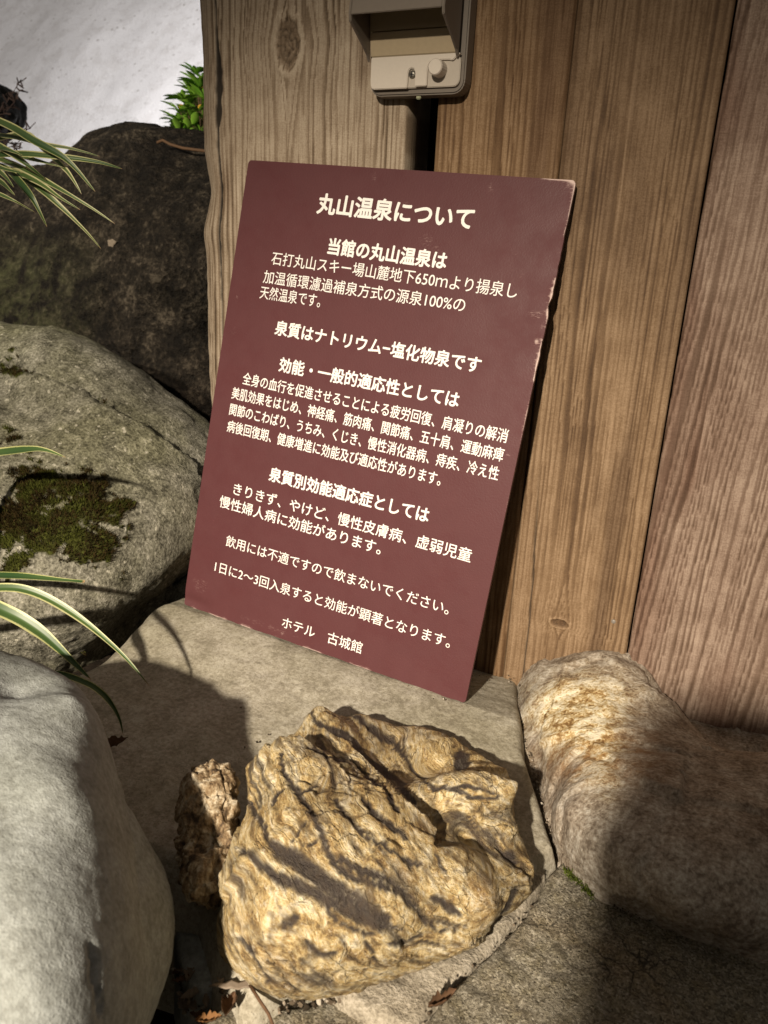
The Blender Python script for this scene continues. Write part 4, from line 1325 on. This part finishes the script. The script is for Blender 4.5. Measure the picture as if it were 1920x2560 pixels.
for k, (pl, wd, tn_) in enumerate(UP):
    n = len(pl)
    d0, d1 = .80 + .02 * (k % 3), .735 + .02 * ((k * 7) % 5) / 2
    pts = [root] + [far(*ZA(x, y), d0 + (d1 - d0) * i / (n - 1) - .018 * math.sin(math.pi * i / (n - 1))) for i, (x, y) in enumerate(pl)]
    wm = wd / 3.19 / 1923 * .76 * .98
    put('leaf', leaf_mesh(pts, wm, k, .25, tn_), leaf_m, clump)

ZB = lambda x, y: (x / 2.592 / DS, (1280 + y / 2.592) / DS)
LOW = [([(-300, 440), (-120, 415), (0, 410), (150, 415), (350, 435), (470, 445), (548, 452)], 52, .12, .67, .655, .35), ([(-300, 560), (-120, 500), (0, 488), (130, 490), (280, 540), (450, 640), (600, 750), (750, 880), (850, 980), (970, 1130)], 54, .45, .655, .612, 0),
       ([(-300, 560), (-120, 575), (0, 630), (130, 690), (280, 790), (400, 900), (500, 1000), (592, 1088)], 86, .22, .645, .615, 0), ([(300, 1040), (400, 1050), (480, 1075), (600, 1125), (680, 1190), (740, 1270), (780, 1350), (797, 1440)], 38, .15, .61, .63, 0)]
clump2 = empty('variegated_grass', tuple(far(-160, 1330, .62)), 'cream-edged strap leaves reaching over the grey boulder from the left edge', 'plant', 'variegated strap-leaf plants')
root = far(*ZB(-620, 700), .72)
for k, (pl, wd, tn_, d0, d1, tw) in enumerate(LOW):
    n = len(pl)
    pts = ([root] if k < 3 else []) + [far(*ZB(x, y), d0 + (d1 - d0) * i / (n - 1) - .012 * math.sin(math.pi * i / (n - 1))) for i, (x, y) in enumerate(pl)]
    if k == 0:
        pts = [root] + [on(1, *ZB(x, y), -.125) for x, y in pl]
    put('leaf', leaf_mesh(pts, wd / 2.592 / 1923 * .63, k + 20, .3, tn_, tw), leaf_m, clump2)
ZC = lambda x, y: (x / 2.592 / DS, (640 + y / 2.592) / DS)
pl = [(-300, 1330), (-120, 1290), (0, 1272), (120, 1258), (240, 1248), (320, 1262), (425, 1305)]
pts = [root] + [on(1, *ZC(x, y), -.085) for i, (x, y) in enumerate(pl)]
put('leaf', leaf_mesh(pts, 62 / 2.592 / 1923 * .68, 31, .3, .35), leaf_m, clump2)

# azalea beside the wall, on a mossy stone
az = NT('azalea_leaf')
tn = az.attr('tone')
az_m = az.done(az.ramp(tn, [(0, (.05, .13, .012)), (.5, (.14, .34, .03)), (.86, (.30, .52, .07)), (1, (.75, .42, .06))]), .5, None, .3)
shrub = empty('azalea_shrub', tuple(on(1, 440, 330, .74)), 'small bright green azalea shrub with an orange leaf or two beside the timber wall', 'shrub')
LV, LF, LT = [], [], []
rr_ = np.random.default_rng(5)
sites = [(425, 160, .30), (432, 190, .3), (410, 195, .5), (395, 215, .6), (418, 225, .5), (440, 215, .4), (388, 240, .6), (410, 250, .5), (432, 262, .4), (396, 268, .5), (385, 285, .5), (402, 283, .75), (375, 300, .5),
         (388, 312, .4), (420, 300, .3), (425, 180, .6), (400, 325, .3), (445, 180, .3), (450, 240, .3), (378, 318, .45), (392, 296, .6), (410, 318, .55), (428, 318, .4), (384, 262, .6), (404, 228, .6), (420, 205, .65), (430, 240, .5), (436, 290, .4), (415, 272, .55)]
stems = []
for x, y, tn_ in sites:
    c0 = on(1, x, y, .70 + .03 * rr_.normal())
    stems.append(c0)
    for k in range(9):
        a = 2 * math.pi * k / 9 + rr_.uniform(0, .6)
        el = rr_.uniform(.05, .9)
        dv = np.array([math.cos(a) * math.cos(el), math.sin(a) * math.cos(el) - .25, math.sin(el)])
        L = rr_.uniform(.020, .033)
        sdv = np.cross(dv, [0.1, .2, 1])
        sdv /= np.linalg.norm(sdv)
        nn_ = np.cross(sdv, dv)
        b = len(LV)
        for tt, ww in ((0, .05), (.35, .8), (.6, 1), (.85, .6), (1, .02)):
            for sg in (-1, 0, 1):
                LV.append(c0 + dv * L * tt + sdv * sg * ww * L * .22 + nn_ * (abs(sg) * ww * L * .06 - tt * tt * L * .15))
                LT.append(np.clip(tn_ + .22 + rr_.normal() * .08, 0, .85) if not (x in (388, 430, 432) and k == 2) else 1)
        for i in range(4):
            for j in range(2):
                p = b + i * 3 + j
                LF.append((p, p + 1, p + 4, p + 3))
put('foliage', mesh_np('foliage', np.array(LV), np.array(LF), True, {'tone': np.array(LT)}), az_m, shrub)
bm = bmesh.new()
base = on(1, 440, 345, .74)
for c0 in stems:
    a, b = np.array(base), c0
    side_ = np.array([.0012, 0, 0])
    prism(bm, [a - side_, a + side_, a + np.array([0, .0016, 0])], (b - a) * .97)
put('stem', bm_mesh('stem', bm), plain('bark_brown', (.10, .06, .035), .8), shrub)
V, F, D = rock_shape(tuple(on(1, 440, 300, .80)), [('y', x, y, .77) for x, y in [(362, 330), (366, 305), (385, 270), (400, 240), (412, 200), (440, 170), (490, 160), (520, 250), (500, 345), (440, 340), (390, 345)]] + [
    ('y', 420, 280, .73), ('y', 470, 250, .73), ('p', -.84, .95, .52), ('p', -.80, .88, .60)], 6)
V = V + normals(V, F) * (.012 * fbm(V * 25, 4))[:, None]
z_t = NT('moss_covered_stone')
n1, n2 = z_t.noise(50, 5, .7), z_t.noise(240, 4, .7)
wx = z_t.n('ShaderNodeSeparateXYZ', None, Vector=z_t.pos).outputs
c = z_t.ramp(z_t.math('ADD', z_t.math('MULTIPLY', n1, .6), z_t.math('MULTIPLY', n2, .4)), [(.38, (.008, .010, .004)), (.5, (.03, .045, .010)), (.65, (.08, .13, .02))])
rock_obj('mossy_stone', V, F, z_t.done(c, .9, z_t.bump(z_t.math('ADD', n1, n2), 1., .01), .1), 'moss covered stone behind the azalea at the end of the timber wall', 'stone')

# dry dark shrub twigs at the far left edge
dk_m = plain('dark_twig', (.030, .018, .016), .8, .2)
tw = empty('dry_shrub', tuple(on(1, -30, 330, .62)), 'bare dark twigs against the snow at the upper left edge', 'shrub')
bm = bmesh.new()
for pl in [[(-60, 300), (0, 242), (25, 205), (45, 172)], [(-40, 300), (0, 255), (30, 222), (42, 195)], [(-60, 330), (0, 305), (35, 288), (66, 278)], [(-60, 345), (0, 325), (30, 315), (48, 308)]]:
    P3 = [on(1, x, y, .60) for x, y in pl]
    for a, b in zip(P3[:-1], P3[1:]):
        prism(bm, [a - np.array([.0012, 0, 0]), a + np.array([.0012, 0, 0]), a + np.array([0, .001, .0016])], b - a)
        for k in range(9):
            p = a + (b - a) * rr_.uniform(0, 1)
            v_ = rr_.normal(size=3) * .007 + (b - a) * .12
            prism(bm, [p - np.array([.0016, 0, 0]), p + np.array([.0016, 0, 0]), p + np.array([0, .001, .002])], v_)
put('twig', bm_mesh('twig', bm), dk_m, tw)
V, F, D = rock_shape(tuple(on(1, -25, 235, .66)), [('y', x, y, .66) for x, y in [(-20, 175), (5, 205), (20, 230), (32, 248), (22, 270), (0, 300), (-60, 320), (-90, 230), (-60, 180)]] + [('y', -20, 240, .60), ('p', -1.26, .72, .60)], 5)
V = V + normals(V, F) * (.010 * fbm(V * 30, 3))[:, None]
rock_obj('black_stone', V, F, plain('black_stone', (.006, .006, .006), .8, .2), 'small black stone against the snow at the upper left edge', 'stone')

# ------------------------------------------------------------------ small litter
def chip_mesh(name, pts, off, curl=.0, sub=3):
    bm = bmesh.new()
    vs = [bm.verts.new(p) for p in pts]
    bm.faces.new(vs)
    bmesh.ops.triangulate(bm, faces=bm.faces[:])
    bmesh.ops.subdivide_edges(bm, edges=bm.edges[:], cuts=sub, use_grid_fill=True)
    c = np.mean(pts, 0)
    for v in bm.verts:
        p = np.array(v.co)
        r = np.linalg.norm(p - c)
        v.co = p + np.array([0, 0, 1.]) * curl * (r / .01) ** 2 + np.array([0, 0, 1]) * .0008 * math.sin(p[0] * 700 + p[1] * 500)
    r = bmesh.ops.extrude_face_region(bm, geom=bm.faces[:])
    for e in r['geom']:
        if isinstance(e, bmesh.types.BMVert):
            e.co += Vector(off)
    bmesh.ops.recalc_face_normals(bm, faces=bm.faces[:])
    return bm_mesh(name, bm, True)


leafd = plain('dry_leaf_brown', (.10, .055, .03), .7, .2, 400, .4)
leafp = plain('dry_leaf_pale', (.19, .15, .115), .7, .2, 400, .3)
leafo = plain('dry_leaf_orange', (.16, .075, .025), .7, .2, 400, .3)


def litter(name, pl, z, mat, label, cat, curl=.002, group=None, ax=2):
    pts = [on(ax, x, y, z) for x, y in pl]
    return thing(link(name, chip_mesh(name, pts, (0, 0, -.0006) if ax == 2 else (0, .0006, 0), curl), mat), label, cat, group)


litter('fallen_leaf', [(232, 520), (240, 516), (252, 521), (246, 530), (241, 543), (235, 538)], leaf_y, leafp, 'pale curled leaf stuck on the face of the dark rock', 'leaf', 0, None, 1)


def dry_leaf(name, x, y, z, L, ang, mat, label, curl=.5, wide=.45, group=None, seed=0):
    """crumpled dead leaf: pointed oval with a folded midrib, rolled and torn"""
    r = np.random.default_rng(seed)
    c = on(2, x, y, z)
    nt, nw = 16, 9
    t = np.linspace(0, 1, nt)
    V = []
    for i in range(nt):
        wv_ = np.sin(np.pi * t[i] ** .8) ** .8 * wide * L * .5 * (1 + .22 * r.normal())
        for j in range(nw):
            a = -1 + 2 * j / (nw - 1)
            V.append(((t[i] - .5) * L, a * wv_ * math.cos(a * curl), abs(a) * wv_ * .5 + wv_ * math.sin(abs(a) * curl) * .8 + L * .22 * curl * (2 * t[i] - 1) ** 2 + .0004 * r.normal()))
    V = np.array(V)
    ca, sa = math.cos(ang), math.sin(ang)
    V = np.stack([V[:, 0] * ca - V[:, 1] * sa, V[:, 0] * sa + V[:, 1] * ca, V[:, 2] + V[:, 0] * .15 * r.normal()], 1)
    idx = np.arange(nt * nw).reshape(nt, nw)
    q = np.stack([idx[:-1, :-1], idx[:-1, 1:], idx[1:, 1:], idx[1:, :-1]], -1).reshape(-1, 4)
    o = link(name, mesh_np(name, V, q, True), mat)
    o.location = c
    return thing(o, label, 'leaf', group)


dry_leaf('dry_leaf', 246, 1612, .003, .020, .9, leafd, 'dark curled dry leaf lying beside the tip of a strap leaf on the concrete', .9, .5, None, 1)
dry_leaf('dry_leaf', 497, 2178, -.012, .016, 1.9, leafd, 'crumpled reddish brown leaf under the front of the golden rock', 1.0, .7, None, 2)
dry_leaf('dry_leaf', 452, 2206, -.012, .013, .6, leafo, 'orange brown leaf at the bottom edge of the picture', .8, .5, None, 3)
dry_leaf('dry_leaf', 955, 2168, -.006, .020, 1.1, leafd, 'curled brown leaf on the joint beside the granite slab', 1.0, .45, None, 4)
litter('wood_chip', [(450, 2128), (500, 2118), (562, 2120), (560, 2132), (500, 2136)], -.008, leafp, 'pale splinter of wood poking out from under the golden rock', 'chip', 0)
for k in range(16):
    x, y = 365 + 150 * random.random(), 2090 + 125 * random.random()
    dry_leaf('litter_leaf', x, y, -.034 - .012 * random.random(), random.uniform(.007, .014), random.uniform(0, 6.3), random.choice([leafp, leafd, leafp]),
             'small crumbled dead leaf in the shaded gap between grey boulder and golden rock', random.uniform(.3, 1.1), random.uniform(.4, .8), 'dead leaves in the gap', 50 + k)

# grit and crumbs lodged in the joints
V0, F0_ = ico(1)
gv_, gf_, gt_ = [], [], []
gr_ = np.random.default_rng(11)
for pl, z, n, sp_, rm in [([(470, 2130), (540, 2165), (620, 2172), (700, 2160), (780, 2130), (860, 2085)], -.018, 130, 14, .0022), ([(893, 2225), (945, 2160), (1000, 2108), (1060, 2055), (1110, 2003), (1160, 1945), (1200, 1880)], -.014, 55, 9, .0011),
                          ([(1118, 1500), (1128, 1570), (1146, 1640), (1165, 1720), (1190, 1790), (1214, 1850)], -.014, 110, 6, .0012), ([(1225, 1870), (1262, 1908), (1320, 1948), (1400, 1990)], -.010, 60, 7, .0012),
                          ([(400, 2030), (430, 2110), (460, 2190)], -.046, 150, 45, .0026), ([(600, 1560), (480, 1640), (400, 1760)], .001, 30, 60, .0010), ([(420, 1316), (620, 1392), (820, 1462), (1010, 1530)], .003, 40, 8, .0009),
                          ([(1030, 1480), (1090, 1440), (1118, 1490)], -.018, 40, 14, .0011)]:
    p_ = np.array(pl, float)
    for _ in range(n):
        u_ = gr_.uniform(0, len(p_) - 1.001)
        i_ = int(u_)
        x, y = p_[i_] + (p_[i_ + 1] - p_[i_]) * (u_ - i_) + gr_.normal(size=2) * sp_ * .6
        c = on(2, x, y, z)
        sc_ = rm * gr_.uniform(.3, 1.0) ** 1.5
        v_ = V0 * (1 + .35 * gr_.normal(size=(len(V0), 1)).clip(-1, 1)) * sc_ * gr_.uniform(.6, 1.2, 3) + c
        gf_.append(F0_ + sum(len(q_) for q_ in gv_))
        gv_.append(v_)
        gt_.append(np.full(len(v_), gr_.uniform()))
gm_ = NT('grit_mix')
gmat = gm_.done(gm_.ramp(gm_.attr('tone'), [(0, (.02, .015, .010)), (.5, (.08, .06, .04)), (.8, (.20, .16, .12)), (1, (.42, .38, .32))]), .85, None, .2)
go = link('grit', mesh_np('grit', np.concatenate(gv_), np.concatenate(gf_), False, {'tone': np.concatenate(gt_)}), gmat)
go['kind'] = 'stuff'
go['label'] = 'loose grit and crumbs lodged in the joints between the stones'

# moss in the joint at the foot of the tan boulder
tb = bpy.data.objects['tan_boulder']
mv = []
for k in range(350):
    u_ = gr_.uniform(0, 1)
    x = 1222 + 58 * u_ + gr_.normal() * 4
    y = 1880 + 52 * u_ + gr_.normal() * 5
    c = on(2, x, y, -.012 + abs(gr_.normal()) * .002)
    d_ = gr_.normal(size=3) * .6 + np.array([-.3, -.3, 1])
    d_ /= np.linalg.norm(d_)
    s_ = np.cross(d_, gr_.normal(size=3))
    s_ /= np.linalg.norm(s_)
    mv += [c - s_ * .0005, c + s_ * .0005, c + d_ * gr_.uniform(.0015, .0035)]
mv = np.array(mv) - np.array(tb.location)
ml = NT('joint_moss').done((.07, .09, .014), .8, None, .1)
link('moss', mesh_np('moss', mv, np.arange(len(mv)).reshape(-1, 3), False), ml, tb)
# thin stalks
def stalk(pts, r, mat, label):
    bm = bmesh.new()
    P = [np.array(p) for p in pts]
    rings = []
    for k, p in enumerate(P):
        t = P[min(k + 1, len(P) - 1)] - P[max(k - 1, 0)]
        t = t / np.linalg.norm(t)
        a = np.cross(t, [.3, .2, 1])
        a /= np.linalg.norm(a)
        b = np.cross(t, a)
        rings.append([bm.verts.new(p + r * (a * math.cos(q_) + b * math.sin(q_))) for q_ in np.linspace(0, 2 * math.pi, 7)[:-1]])
    for r0, r1 in zip(rings[:-1], rings[1:]):
        for k in range(6):
            bm.faces.new((r0[k], r0[(k + 1) % 6], r1[(k + 1) % 6], r1[k]))
    bm.faces.new(rings[0][::-1])
    bm.faces.new(rings[-1])
    return thing(link('stalk', bm_mesh('stalk', bm, True), mat), label, 'stalk')


stalk([on(2, 540, 2128, -.006), on(2, 560, 2160, -.004), on(2, 580, 2190, -.008), on(2, 590, 2215, -.01)], .0009, leafd, 'thin dry stalk bending over the flat stone at the bottom edge')
stalk([on(1, x, y, .46) for x, y in [(340, 308), (352, 303), (368, 312), (395, 320), (440, 326), (470, 328)]], .0022, leafd, 'thin brown vine lying along the top of the dark rock by the wall')
